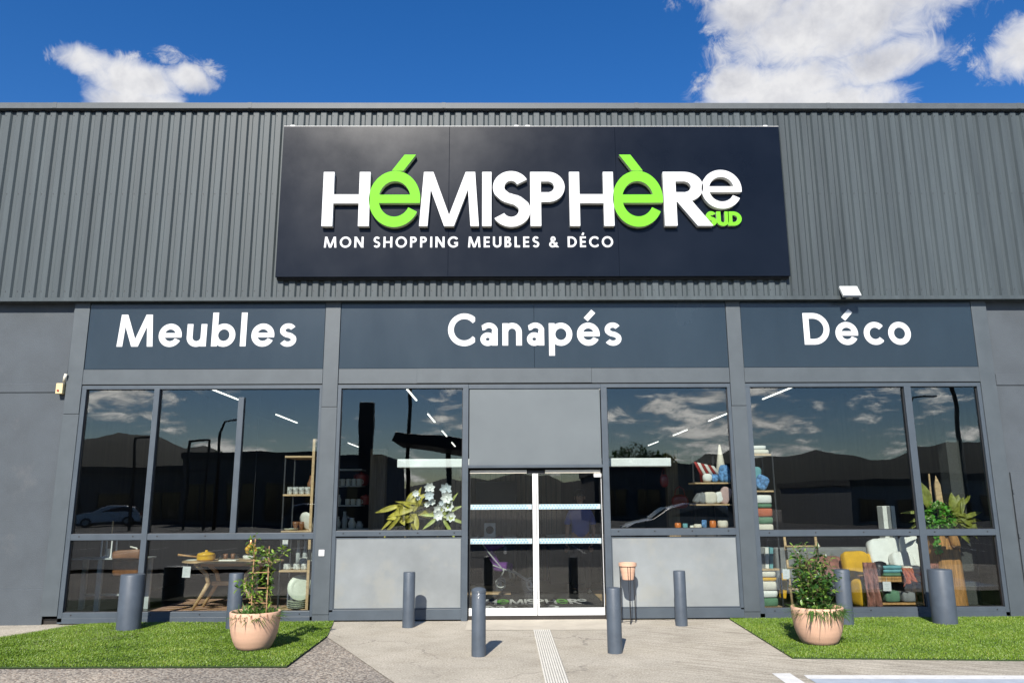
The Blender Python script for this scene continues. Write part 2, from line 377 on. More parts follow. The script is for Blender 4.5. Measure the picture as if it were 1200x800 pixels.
        r_ = x/2; g = Gl(.72); g.u(g.ring(.72-r_, r_, r_, r_+.012, t)); g.u(g.seg((t/2, 0 if ch == 'b' else -.32), (t/2, 1.06 if ch == 'b' else x), t))
    elif ch == 'a':                                   # two-storey a
        g = Gl(.54); g.u(g.path([(.06, .555)] + [(.27 + .20*math.cos(a), x-.075-.20+.20*math.sin(a)+.012) for a in np.linspace(R(140), R(0), 14)], t*.92)); g.u(g.seg((.54-t/2, 0), (.54-t/2, x-.23), t))
        g.u(g.ring(.235, .20, .225, .212, t*.92))
        g.cut(np.maximum(g.rect(.54, 2, -1, 2), g.rect(.54, 2, -1, 2)))
    elif ch == 'c': r_ = x/2; g = Gl(.58); g.u(g.ring(r_, r_, r_, r_+.012, t)); g.cut(np.maximum(np.maximum(g.half(-.66, .75, -.66*r_+.75*r_), g.half(-.66, -.75, -.66*r_-.75*r_)), r_-g.X)); g.cut(g.rect(.60, 3, -1, 2))
    elif ch == 'o': r_ = x/2; g = Gl(.70); g.u(g.ring(r_, r_, r_, r_+.012, t))
    elif ch in 'nu':
        g = Gl(.60); r_ = .30
        if ch == 'n': g.u(np.maximum(g.ring(.30, x-.30+.012, r_, r_, t), -(g.Y-(x-.30)))); g.u(g.seg((t/2, 0), (t/2, x), t)); g.u(g.seg((.60-t/2, 0), (.60-t/2, x-.29), t))
        else: g.u(np.maximum(g.ring(.30, .30-.012, r_, r_, t), g.Y-.30)); g.u(g.seg((t/2, .29), (t/2, x), t)); g.u(g.seg((.60-t/2, 0), (.60-t/2, x), t))
    elif ch == '´': g = Gl(.30); g.u(g.path([(.07, 0), (.20, .22)], t))
    else: g = Gl(.30)
    return g
def contours(g):                                     # marching squares, chained into loops
    d = np.full((g.n + 2, g.m + 2), 9.0); d[1:-1, 1:-1] = g.d
    ins = d < 0; nxt = {}
    def pt(a, b):
        fa, fb = d[a], d[b]; k = fa / (fa - fb)
        return (g.x0 + (a[0] - .5 + (b[0] - a[0]) * k) / GX, g.z0 + (a[1] - .5 + (b[1] - a[1]) * k) / GX)
    idx = np.argwhere((ins[:-1, :-1].astype(int) + ins[1:, :-1] + ins[1:, 1:] + ins[:-1, 1:]) % 4 != 0)
    for i, j in idx:
        cs = [(i, j), (i + 1, j), (i + 1, j + 1), (i, j + 1)]; io = []
        for k in range(4):
            a, b = cs[k], cs[(k + 1) % 4]
            if ins[a] != ins[b]: io.append((bool(ins[a]), tuple(sorted((a, b)))))
        outs = [e for s_, e in io if s_]; inn = [e for s_, e in io if not s_]
        for a, b in zip(outs, inn): nxt[a] = b
    loops = []
    while nxt:
        k0 = next(iter(nxt)); lp = []; k = k0
        while k in nxt: lp.append(k); k = nxt.pop(k)
        pts = [pt(*e) for e in lp]
        if len(pts) > 8: loops.append(simplify(pts))
    return loops
def simplify(p, tol=0.0016):
    p = np.array(p); n = len(p); keep = np.zeros(n, bool); a = 0; b = int(np.argmax(np.hypot(*(p - p[0]).T))); keep[[a, b]] = True
    st = [(0, b), (b, n)]
    while st:
        i, j = st.pop()
        if j - i < 2: continue
        q = p[i + 1:j]; A = p[i]; B = p[j % n]; e = B - A; l_ = math.hypot(*e) + 1e-9
        dd = np.abs((q[:, 0] - A[0]) * e[1] - (q[:, 1] - A[1]) * e[0]) / l_; k = int(np.argmax(dd))
        if dd[k] > tol: keep[i + 1 + k] = True; st += [(i, i + 1 + k), (i + 1 + k, j)]
    return [tuple(x) for x in p[keep]]
GC = {}
def gloops(ch, t):
    if (ch, t) not in GC:
        g = glyph(ch, t); GC[(ch, t)] = (contours(g) if ch != ' ' else [], g.w)
    return GC[(ch, t)]
def put_glyph(mb, loops, f, depth, back=False):      # f maps (u, v, w) to a world point; w runs out of the surface
    if not loops: return
    def area(l_): return sum(l_[i][0] * l_[(i + 1) % len(l_)][1] - l_[(i + 1) % len(l_)][0] * l_[i][1] for i in range(len(l_)))
    big = max(loops, key=lambda l_: abs(area(l_))); sg = math.copysign(1, area(big)); outer = [l_ for l_ in loops if area(l_) * sg > 0]
    if len(outer) > 1:                               # separate pieces (an accent over its letter) are filled one by one
        def inpoly(p, l_):
            c = False
            for i in range(len(l_)):
                (x0, y0), (x1, y1) = l_[i], l_[i - 1]
                if (y0 > p[1]) != (y1 > p[1]) and p[0] < (x1 - x0) * (p[1] - y0) / (y1 - y0) + x0: c = not c
            return c
        for o_ in outer: put_glyph(mb, [o_] + [h_ for h_ in loops if area(h_) * sg < 0 and inpoly(h_[0], o_)], f, depth, back)
        return
    flat = [p for l_ in loops for p in l_]
    tris = geometry.tessellate_polygon([[Vector((x, z, 0)) for x, z in l_] for l_ in loops])
    fr = []
    for a, b, c in tris:
        A, B, Cc = flat[a], flat[b], flat[c]; ar = (B[0]-A[0])*(Cc[1]-A[1])-(B[1]-A[1])*(Cc[0]-A[0])
        fr.append((a, b, c) if ar > 0 else (a, c, b))
    c0 = mb.cur
    mb.add([f(x, z, depth) for x, z in flat], fr)
    if depth:
        mb.cur = c0 + 1 if back else c0
        for l_ in loops:
            n = len(l_); mb.add([f(x, z, depth) for x, z in l_] + [f(x, z, 0) for x, z in l_], [(i, n + i, n + (i + 1) % n, (i + 1) % n) for i in range(n)])
        mb.cur = c0
def text_line(mb, s, x0, x1, z, cap, y, t, depth=0.0, space=0.30, f=None):
    gl = [gloops(ch, t) for ch in s]; wsum = sum((q[1] if ch != ' ' else space) for q, ch in zip(gl, s)) * cap
    tr = (x1 - x0 - wsum) / max(1, len(s) - 1); cx = x0
    for q, ch in zip(gl, s):
        ff = f or (lambda a, b, dp: (a, y - dp, b))
        put_glyph(mb, q[0], lambda a, b, dp, cx=cx: ff(cx + a * cap, z + b * cap, dp), depth)
        cx += (q[1] if ch != ' ' else space) * cap + tr

# ------------------------------------------------------------------ materials
M = {}
M['pil'] = pm('anthracite_paint', (.064, .077, .085), .5, var=.06, scale=3, bump=.05, bscale=180, dirt=((.12, .125, .125), 3.5, .62, .35))
M['frame'] = pm('window_frame_paint', (.058, .073, .088), .42, var=.05, scale=4, dirt=((.11, .115, .12), 6, .64, .3))
M['clad'] = pm('coated_steel', (.054, .067, .072), .5, spec=.3, var=.09, scale=1.2, stretch=(6, 6, .35), dirt=((.095, .105, .108), 2.2, .58, .45))
t_ = M['clad'].node_tree; p_ = t_.nodes['Principled BSDF']; src = p_.inputs['Base Color'].links[0].from_socket      # each sheet of steel its own shade
co_ = t_.nodes.new('ShaderNodeTexCoord'); sp_ = t_.nodes.new('ShaderNodeSeparateXYZ'); t_.links.new(co_.outputs['Object'], sp_.inputs[0])
dv = t_.nodes.new('ShaderNodeMath'); dv.operation = 'DIVIDE'; dv.inputs[1].default_value = 1.0512; t_.links.new(sp_.outputs['X'], dv.inputs[0])
fl = t_.nodes.new('ShaderNodeMath'); fl.operation = 'FLOOR'; t_.links.new(dv.outputs[0], fl.inputs[0])
wn = t_.nodes.new('ShaderNodeTexWhiteNoise'); wn.noise_dimensions = '1D'; t_.links.new(fl.outputs[0], wn.inputs['W'])
mr = t_.nodes.new('ShaderNodeMapRange'); mr.inputs['To Min'].default_value = .90; mr.inputs['To Max'].default_value = 1.10; t_.links.new(wn.outputs['Value'], mr.inputs['Value'])
vm = t_.nodes.new('ShaderNodeVectorMath'); vm.operation = 'SCALE'; t_.links.new(src, vm.inputs[0]); t_.links.new(mr.outputs[0], vm.inputs['Scale']); t_.links.new(vm.outputs[0], p_.inputs['Base Color'])
M['flash'] = pm('flashing_steel', (.080, .090, .095), .5, spec=.3, var=.06)
M['wall'] = pm('painted_render', (.060, .071, .081), .75, var=.07, scale=2.2, bump=.35, bscale=95, dirt=((.095, .10, .105), 1.8, .58, .5))
M['fascia'] = pm('slate_blue_panel', (.0165, .0285, .039), .25, var=.10, scale=.7, stretch=(1, 1, .4))
M['signp'] = pm('midnight_panel', (.0040, .0062, .0115), .22, var=.10, scale=.8, spec=.22)
M['white'] = pm('white_letter_paint', (.65, .65, .645), .6, spec=.2, var=.02)
M['whites'] = pm('letter_return_white', (.62, .62, .58), .45, var=.03)
M['green'] = pm('lime_green_paint', (.150, .53, .018), .6, spec=.2, var=.02)
M['greens'] = pm('letter_return_pale_green', (.50, .60, .36), .45, var=.03)
M['frost'] = pm('frosted_panel', (.215, .23, .23), .22, var=.10, scale=.9, dirt=((.26, .26, .23), 1.6, .5, .5))
M['spand'] = pm('grey_spandrel', (.112, .128, .133), .42, var=.04, scale=1)
M['dark'] = pm('dark_void', (.012, .013, .014), .8)
M['glass'] = glass_mat('shop_window_glass', wav=.0016)
M['doorglass'] = glass_mat('door_glass', (.84, .86, .85), .06, wav=.0008)
M['alu'] = pm('white_aluminium', (.78, .78, .76), .35, var=.03, dirt=((.6, .58, .52), 9, .62, .4))
M['cream'] = pm('cream_aluminium', (.62, .57, .47), .4, var=.04)
M['rubber'] = pm('black_rubber', (.012, .012, .013), .6)

# ------------------------------------------------------------------ ground
def node_concrete():
    ma = bpy.data.materials.new('brushed_concrete'); ma.use_nodes = True; t = ma.node_tree; p = t.nodes['Principled BSDF']
    co = t.nodes.new('ShaderNodeTexCoord')
    def nz(scale, det, rough, st=(1, 1, 1), rot=0.0, loc=(0, 0, 0)):
        mp_ = t.nodes.new('ShaderNodeMapping'); mp_.inputs['Scale'].default_value = st; mp_.inputs['Location'].default_value = loc
        mr_ = t.nodes.new('ShaderNodeMapping'); mr_.inputs['Rotation'].default_value = (0, 0, rot)
        t.links.new(co.outputs['Object'], mr_.inputs['Vector']); t.links.new(mr_.outputs[0], mp_.inputs['Vector'])
        n = t.nodes.new('ShaderNodeTexNoise'); n.inputs['Scale'].default_value = scale; n.inputs['Detail'].default_value = det; n.inputs['Roughness'].default_value = rough
        t.links.new(mp_.outputs[0], n.inputs['Vector']); return n.outputs['Fac']
    def ramp(f, a, b, c0, c1):
        r = t.nodes.new('ShaderNodeValToRGB'); r.color_ramp.elements[0].position = a; r.color_ramp.elements[1].position = b
        r.color_ramp.elements[0].color = c0; r.color_ramp.elements[1].color = c1; t.links.new(f, r.inputs['Fac']); return r.outputs['Color']
    def mix(f, a, b, mode='MIX'):
        m_ = t.nodes.new('ShaderNodeMix'); m_.data_type = 'RGBA'; m_.blend_type = mode
        for s_, v in (('Factor', f), ('A', a), ('B', b)):
            if hasattr(v, 'is_output'): t.links.new(v, m_.inputs[s_])
            else: m_.inputs[s_].default_value = v
        return m_.outputs['Result']
    big = ramp(nz(.9, 6, .65), .3, .72, (.46, .42, .345, 1), (.60, .555, .465, 1))
    agg = ramp(nz(48, 5, .8), .36, .64, (.52, .50, .48, 1), (1.14, 1.12, 1.08, 1))
    c = mix(1.0, big, agg, 'MULTIPLY')
    st = ramp(nz(2.6, 8, .72), .47, .66, (0, 0, 0, 1), (1, 1, 1, 1))
    c = mix(st, c, mix(1.0, c, (.86, .85, .83, 1), 'MULTIPLY'))
    vo = t.nodes.new('ShaderNodeTexVoronoi'); vo.feature = 'DISTANCE_TO_EDGE'; vo.inputs['Scale'].default_value = .42
    wn_ = t.nodes.new('ShaderNodeTexNoise'); wn_.inputs['Scale'].default_value = 2.2; wn_.inputs['Detail'].default_value = 8; t.links.new(co.outputs['Object'], wn_.inputs['Vector'])
    wv_ = t.nodes.new('ShaderNodeVectorMath'); wv_.operation = 'MULTIPLY_ADD'; t.links.new(wn_.outputs['Color'], wv_.inputs[0]); wv_.inputs[1].default_value = (.9, .9, 0); t.links.new(co.outputs['Object'], wv_.inputs[2]); t.links.new(wv_.outputs[0], vo.inputs['Vector'])
    ck = t.nodes.new('ShaderNodeMapRange'); ck.inputs['From Min'].default_value = .0015; ck.inputs['From Max'].default_value = .0065; ck.inputs['To Min'].default_value = .55; ck.inputs['To Max'].default_value = 0; t.links.new(vo.outputs['Distance'], ck.inputs['Value'])
    ckm = t.nodes.new('ShaderNodeMath'); ckm.operation = 'MULTIPLY'; t.links.new(ck.outputs[0], ckm.inputs[0]); t.links.new(ramp(nz(.8, 4, .6, loc=(3, 1, 0)), .46, .58, (0, 0, 0, 1), (1, 1, 1, 1)), ckm.inputs[1])
    c = mix(ckm.outputs[0], c, (.10, .09, .08, 1))
    spots = ramp(nz(7, 2, .5, loc=(9, 4, 0)), .70, .76, (0, 0, 0, 1), (.35, .35, .35, 1))
    c = mix(spots, c, (.16, .15, .14, 1))
    patch = ramp(nz(.55, 7, .7, loc=(5, 7, 0)), .42, .62, (0, 0, 0, 1), (.75, .75, .75, 1))
    c = mix(patch, c, mix(1.0, c, (.85, .855, .86, 1), 'MULTIPLY'))
    br = nz(1.0, 3, .6, (1.1, 24, 1), R(33))
    brc = ramp(br, .40, .54, (.64, .63, .62, 1), (1.05, 1.05, 1.05, 1))
    sx_ = t.nodes.new('ShaderNodeSeparateXYZ'); t.links.new(co.outputs['Object'], sx_.inputs[0])
    mr = t.nodes.new('ShaderNodeMapRange'); mr.interpolation_type = 'SMOOTHSTEP'; mr.inputs['From Min'].default_value = .9; mr.inputs['From Max'].default_value = 2.6; mr.inputs['To Min'].default_value = .12; mr.inputs['To Max'].default_value = .85
    t.links.new(sx_.outputs['X'], mr.inputs['Value'])
    c = mix(mr.outputs[0], c, mix(1.0, c, brc, 'MULTIPLY'))
    t.links.new(c, p.inputs['Base Color']); p.inputs['Roughness'].default_value = .85
    bp = t.nodes.new('ShaderNodeBump'); bp.inputs['Strength'].default_value = .55; bp.inputs['Distance'].default_value = .006
    ad = t.nodes.new('ShaderNodeMath'); ad.operation = 'ADD'; t.links.new(nz(120, 3, .7), ad.inputs[0])
    ml = t.nodes.new('ShaderNodeMath'); ml.operation = 'MULTIPLY'; t.links.new(br, ml.inputs[0]); t.links.new(mr.outputs[0], ml.inputs[1]); t.links.new(ml.outputs[0], ad.inputs[1])
    t.links.new(ad.outputs[0], bp.inputs['Height']); t.links.new(bp.outputs[0], p.inputs['Normal'])
    return ma
def node_aggregate():
    ma = bpy.data.materials.new('exposed_aggregate'); ma.use_nodes = True; t = ma.node_tree; p = t.nodes['Principled BSDF']
    co = t.nodes.new('ShaderNodeTexCoord'); vo = t.nodes.new('ShaderNodeTexVoronoi'); vo.inputs['Scale'].default_value = 56
    t.links.new(co.outputs['Object'], vo.inputs['Vector'])
    r = t.nodes.new('ShaderNodeValToRGB'); r.color_ramp.interpolation = 'CONSTANT'
    cols = [(0, (.12, .105, .09)), (.2, (.21, .185, .155)), (.42, (.33, .295, .25)), (.62, (.16, .145, .13)), (.74, (.38, .345, .29)), (.9, (.25, .20, .155))]
    e = r.color_ramp.elements
    while len(e) < len(cols): e.new(.5)
    for q, (pp, cc) in zip(e, cols): q.position = pp; q.color = (*cc, 1)
    sp = t.nodes.new('ShaderNodeSeparateColor'); t.links.new(vo.outputs['Color'], sp.inputs[0]); t.links.new(sp.outputs[0], r.inputs['Fac'])
    n = t.nodes.new('ShaderNodeTexNoise'); n.inputs['Scale'].default_value = .7; n.inputs['Detail'].default_value = 8; t.links.new(co.outputs['Object'], n.inputs['Vector'])
    r2 = t.nodes.new('ShaderNodeValToRGB'); r2.color_ramp.elements[0].color = (.75, .75, .76, 1); r2.color_ramp.elements[1].color = (1.35, 1.3, 1.22, 1); r2.color_ramp.elements[0].position = .3; r2.color_ramp.elements[1].position = .7
    t.links.new(n.outputs['Fac'], r2.inputs['Fac'])
    m_ = t.nodes.new('ShaderNodeMix'); m_.data_type = 'RGBA'; m_.blend_type = 'MULTIPLY'; m_.inputs['Factor'].default_value = 1
    t.links.new(r.outputs['Color'], m_.inputs['A']); t.links.new(r2.outputs['Color'], m_.inputs['B']); t.links.new(m_.outputs['Result'], p.inputs['Base Color'])
    p.inputs['Roughness'].default_value = .85
    bp = t.nodes.new('ShaderNodeBump'); bp.inputs['Strength'].default_value = .7; bp.inputs['Distance'].default_value = .006; bp.invert = True
    t.links.new(vo.outputs['Distance'], bp.inputs['Height']); t.links.new(bp.outputs[0], p.inputs['Normal'])
    return ma
M['conc'] = node_concrete(); M['agg'] = node_aggregate()
M['landing'] = pm('smooth_cement', (.50, .45, .36), .8, var=.06, scale=3, bump=.25, bscale=140, dirt=((.36, .32, .26), 5, .56, .5))
M['linep'] = pm('worn_road_paint', (.66, .65, .62), .7, var=.05, scale=8, bump=.3, bscale=160, dirt=((.36, .34, .31), 14, .56, .8))
M['bluep'] = pm('faded_blue_bay_paint', (.36, .40, .45), .75, var=.07, scale=5, bump=.3, bscale=130, dirt=((.34, .33, .30), 9, .55, .7))
def dip(x): return 0.0 if x > -5.5 else -0.075 * min(1, (-5.5 - x) / 1.1)
g = MB()
xs = [-900, -6.6, -5.5, 900]
for x0, x1 in zip(xs[:-1], xs[1:]):
    g.add([(x0, -900, dip(x0) - .008), (x1, -900, dip(x1) - .008), (x1, 900, dip(x1) - .008), (x0, 900, dip(x0) - .008)], [(0, 1, 2, 3)])
struct(g.build('ground', M['agg'], loc=(0, 0, 0)))
struct(sheet([(-2.4, .3), (-2.345, -.05), (-2.193, -1.173), (-1.827, -1.946), (-.987, -3.781), (-.2, -5.6), (.6, -9), (16, -9), (16, .3)], 0).build('concrete_apron', M['conc'], loc=(0, 0, 0)))
struct(sheet([(-14, .3), (-14, -1.9), (-7.4, -1.75), (-5.6, -.02), (-5.6, .3)], lambda x: dip(x) - .003).build('concrete_strip', M['conc'], loc=(0, 0, 0)))
struct(sheet([(-.5, .19), (-.5, -.80), (1.42, -.845), (1.42, .19)], .004).build('door_landing', M['landing'], loc=(0, 0, 0)))
m_ = MB()                                            # ribbed guide strip
nr = 9
for i in range(nr):
    a, b = i / nr, (i + .62) / nr
    for (u0, u1, z1) in ((a, b, .010), (b, (i + 1) / nr, .006)):
        X = lambda u, y: .375 + .218 * u + (.002 * (y + .83))
        m_.cur = 0 if z1 > .008 else 1; m_.add([(X(u0, -.83), -.83, z1), (X(u1, -.83), -.83, z1), (X(u1, -6), -6, z1), (X(u0, -6), -6, z1)], [(0, 3, 2, 1)])
m_.cur = 1; m_.box(.375, .593, -6, -.83, .0008, .005)
struct(m_.build('tactile_path', [pm('ribbed_guide_strip', (.66, .63, .56), .7, var=.05, scale=7, dirt=((.42, .39, .34), 6, .56, .6)), pm('strip_groove_shade', (.30, .28, .24), .85, var=.2, scale=20)], loc=(0, 0, 0)))  # groove shade put into a darker second colour so the ribs stand out
for i, pts in enumerate(([(2.53, -3.50), (2.70, -3.505), (2.66, -5.0), (2.47, -5.0)], [(2.80, -3.585), (9.5, -3.90), (9.5, -4.06), (2.78, -3.745)])):
    struct(sheet(pts, .004).build('road_marking', M['linep'], loc=(0, 0, 0)))
struct(sheet([(2.79, -3.745), (9.5, -4.06), (9.5, -8.5), (2.7, -8.5)], .0035).build('parking_bay', M['bluep'], loc=(0, 0, 0)))

# ------------------------------------------------------------------ the shop building
B = thing('shop_building', 'long low shop clad in grey ribbed metal over a glazed ground floor', 'building', (0, 0, 0))
XL, XR = -13.0, 13.5
def bpart(mb, name, mat, parent=B, **k): return mb.build(name, mat, parent, **k)
# ribbed cladding
m_ = MB(); P_ = .1752; prof = []
x = XL
while x < XR:
    prof += [(x, -.105), (x + .082, -.105), (x + .106, -.074), (x + .152, -.074)]; x += P_
n = len(prof); z0, z1 = 4.60, 7.60
m_.add([(a, b, z0) for a, b in prof] + [(a, b, z1) for a, b in prof], [(i, i + 1, n + i + 1, n + i) for i in range(n - 1)])
m_.box(XL, XR, -.115, -.080, 4.548, 4.604); m_.box(XL, XR, -.060, .40, 4.552, 4.60)
m_.cur = 1                                           # screw heads
for zz in (6.235, 4.70, 7.53):
    x = XL
    while x < XR:
        cx, cyy = x + .016, -.1085
        if zz < 7 or True:
            a = [(cx + .0075 * math.cos(k * math.pi / 3), cyy, zz + .0075 * math.sin(k * math.pi / 3)) for k in range(6)]
            m_.add(a + [(p[0], -.100, p[2]) for p in a], [tuple(range(5, -1, -1))] + [(k, (k + 1) % 6, 6 + (k + 1) % 6, 6 + k) for k in range(6)])
        x += P_
bpart(m_, 'cladding', [M['clad'], M['rubber']])
m_ = MB(); x = XL
while x < XR:
    x2 = min(XR, x + 3.02); m_.box(x, x2 - .004, -.165, .28, 7.628, 7.722); m_.box(x2 - .03, x2 + .03, -.168, .283, 7.634, 7.725) if x2 < XR else None; x = x2
bpart(m_, 'roof_flashing', M['flash'])
m_ = MB(); m_.box(XL, XR, .3, 34, 7.3, 7.5); bpart(m_, 'roof', M['flash'])
# walls
m_ = MB(); m_.box(XL, -6.40, .06, .26, -.12, 4.60); m_.box(XL, -6.40, .045, .07, 3.215, 3.345); m_.box(XL, -6.385, .05, .07, -.12, .455)
m_.box(7.30, XR, .06, .26, -.12, 4.60); m_.box(7.33, XR, .045, .07, 3.27, 3.44)
m_.box(-6.4, 7.3, .12, .26, 4.56, 7.3); m_.box(XL, -6.4, .12, .26, 4.6, 7.3); m_.box(7.3, XR, .12, .26, 4.6, 7.3)
m_.box(XL, XL + .2, .26, 34, -.1, 7.3); m_.box(XR - .2, XR, .26, 34, -.1, 7.3); m_.box(XL, XR, 34, 34.2, -.1, 7.3)
bpart(m_, 'wall', M['wall'], bevel=.004)
m_ = MB(); m_.box(7.345, 8.25, .030, .058, .10, 1.995)
for zz in (1.72, 1.1, .4): m_.tube([(7.352, .026, zz - .03), (7.352, .026, zz + .03)], .012, 6)
bpart(m_, 'access_hatch', M['wall'], bevel=.003)
# pilasters
for a, b, zj in ((-6.388, -6.155, 2.89), (-2.655, -2.425, 2.98), (3.345, 3.567, 2.975), (7.065, 7.293, None)):
    m_ = MB()
    if zj: m_.box(a, b, 0, .2, .10, zj - .006); m_.box(a + .003, b - .003, -.004, .2, zj, 4.56); m_.box(a + .006, b - .006, .008, .15, zj - .01, zj + .01)
    else: m_.box(a, b, -.004, .2, .0, 4.56)
    if zj and a > -6: m_.box(a - .0, b + .0, .010, .14, -.02, .102); m_.box(a - .012, b + .012, .016, .13, -.03, .074)
    bpart(m_, 'pilaster', M['pil'], bevel=.004)
# lintel trims between fascia and glazing
for segs in ([(-6.155, -2.655)], [(-2.42, -1.27), (-1.272, 1.30), (1.302, 3.342)], [(3.567, 7.065)]):
    m_ = MB()
    for i, (a, b) in enumerate(segs): m_.box(a, b, -.002 - (.006 if i == 1 else 0), .15, 3.318 if i != 1 else 3.322, 3.538)
    bpart(m_, 'lintel', M['pil'], bevel=.003)
# windows
def frame_bars(m, bars, y0=.012, y1=.10):
    for a, b, c, d in bars: m.box(a, b, y0, y1, c, d)
def screws(m, pts):
    for a, c in pts: m.tube([(a, .0135, c), (a, .004, c)], .012, 6)
def window(bars, panes, posts=(), mull=()):
    f = MB(); frame_bars(f, bars); f.cur = 1          # drain caps sit in the frame
    for a, b, c, d in panes:
        for k in ((.12, .88) if b - a < 1.5 else (.06, .35, .65, .94)): f.tube([(a + (b - a) * k, .0115, c - .035), (a + (b - a) * k, .006, c - .035)], .011, 6)
    wn = bpart(f, 'window', [M['frame'], M['rubber']], bevel=.004)
    for a, b, c, d in panes:
        p = MB(); p.box(a - .006, b + .006, .058, .066, c - .006, d + .006); k1, k2 = random.uniform(-.0022, .0022), random.uniform(-.0030, .0030)
        p.v = [(x, y + k1 * (x - (a + b) / 2) + k2 * (z - (c + d) / 2), z) for x, y, z in p.v]; p.build('pane', M['glass'], wn)
    for a, b, c, d in mull:
        p = MB(); p.box(a, b, .002, .098, c, d); p.build('mullion', M['frame'], wn, bevel=.004)
    for a, b, c, d in posts:
        p = MB(); p.box(a, b, .016, .0565, c, d); p.build('mullion', M['frame'], wn, bevel=.004)
    for a, b, c, d in panes:                          # rubber gasket round each pane
        p = MB(); t_ = .009
        for q in ((a, b, c, c + t_), (a, b, d - t_, d), (a, a + t_, c, d), (b - t_, b, c, d)): p.box(q[0], q[1], .05, .0575, q[2], q[3])
        p.build('gasket', M['rubber'], wn)
    return wn
T0, T1 = 1.112, 1.198
# left bay
window([(-6.155, -2.655, 3.25, 3.305), (-6.155, -6.09, .02, 3.25), (-2.69, -2.655, .02, 3.25), (-6.09, -2.69, .075, .147), (-6.09, -2.69, T0, T1), (-6.155, -2.655, .0, .075)],
       [(-6.09, -5.10, T1, 3.25), (-5.02, -2.69, T1, 3.25), (-6.09, -5.10, .147, T0), (-5.02, -2.69, .147, T0)], posts=[(-3.872, -3.788, T1 + .002, 3.125)], mull=[(-5.10, -5.02, .147, 3.25)])
# bay left of the door
window([(-2.425, -.512, 3.25, 3.305), (-2.425, -2.373, .13, 3.25), (-.595, -.51, .0, 3.25), (-2.373, -.595, 1.145, 1.222), (-2.425, -.595, .02, .16)],
       [(-2.373, -.595, 1.222, 3.25)])
# bay right of the door
window([(1.43, 3.345, 3.25, 3.305), (1.43, 1.52, .0, 3.25), (3.298, 3.345, .13, 3.25), (1.52, 3.298, 1.135, 1.23), (1.52, 3.345, .02, .155)],
       [(1.52, 3.298, 1.23, 3.25)])
# right bay
window([(3.567, 7.065, 3.25, 3.305), (3.567, 3.635, .02, 3.25), (7.01, 7.065, .02, 3.25), (3.635, 7.01, .075, .143), (3.635, 7.01, T0, T1), (3.567, 7.065, .0, .075)],
       [(3.635, 5.915, T1, 3.25), (6.015, 7.01, T1, 3.25), (3.635, 5.915, .143, T0), (6.015, 7.01, .143, T0)], mull=[(5.915, 6.015, .143, 3.25)])
# infill panels
for a, b, c, d, k in ((-2.372, -.596, .165, 1.125, 'frost'), (1.524, 3.30, .16, 1.115, 'frost'), (-.498, 1.418, 2.135, 3.24, 'spand')):
    m_ = MB(); m_.box(a, b, .03, .06, c, d); bpart(m_, 'infill_panel', M[k], bevel=.004)
    if k == 'frost':
        m_ = MB(); q = .012
        for r_ in ((a, b, c, c + q), (a, b, d - q, d), (a, a + q, c + q, d - q), (b - q, b, c + q, d - q)): m_.box(r_[0], r_[1], .024, .0295, r_[2], r_[3])
        bpart(m_, 'panel_trim', M['frame'])
m_ = MB()
m_.box(-.51, 1.43, .0125, .1, 2.09, 2.135)
bpart(m_, 'transom', M['frame'], bevel=.004)
m_ = MB(); m_.box(-.51, 1.43, .0125, .1, 3.24, 3.304)
bpart(m_, 'transom', M['frame'], bevel=.004)
# sliding door
m_ = MB(); m_.box(-.505, 1.425, .16, .34, 2.065, 2.10); m_.box(-.505, -.48, .12, .3, .07, 2.07); m_.box(1.40, 1.425, .12, .3, .07, 2.07)
dr = bpart(m_, 'door', M['dark'])
m_ = MB(); m_.box(-.49, .335, .100, .155, 2.015, 2.062); m_.box(.60, 1.405, .100, .155, 2.015, 2.062); m_.build('track_cover', M['cream'], dr, bevel=.003)
m_ = MB(); m_.box(.345, .59, .105, .16, 2.0, 2.055); m_.build('motor_cover', M['rubber'], dr, bevel=.004)
for a, b in ((-.492, .466), (.474, 1.415)):
    m_ = MB(); m_.box(a, b, .10, .145, .012, .155)
    if a < 0: m_.box(b - .050, b, .10, .145, .155, 2.01)
    else: m_.box(a, a + .024, .10, .145, .155, 2.01); m_.box(b - .007, b, .10, .145, .155, 2.01)
    lf = m_.build('door_leaf', M['alu'], dr, bevel=.003)
    m_ = MB(); m_.box(a + .012, b - .022, .118, .126, .15, 2.012); m_.build('door_pane', M['doorglass'], dr)
M['dot'] = pm('pale_blue_film', (.40, .49, .51), .6, var=.05); M['dot2'] = pm('blue_film_print', (.14, .30, .40), .6, var=.05)
for a, b in ((-.476, .404), (.506, 1.392)):
    for z0, z1 in ((1.497, 1.583), (1.019, 1.107)):
        m_ = MB(); m_.box(a, b, .1145, .1165, z0 + .008, z1 - .008); sb = m_.build('safety_band', M['dot'], dr)
        m_ = MB(); x = a + .02; k = 0
        while x < b - .05:                            # little printed chevrons and dots
            zc = z0 + .026 + (.034 if k % 2 else 0); m_.obox((x, .1135, zc), (.026, .001, .016), ry=.6 if k % 2 else -.6); x += .022; k += 1
        m_.build('band_print', M['dot2'], dr)
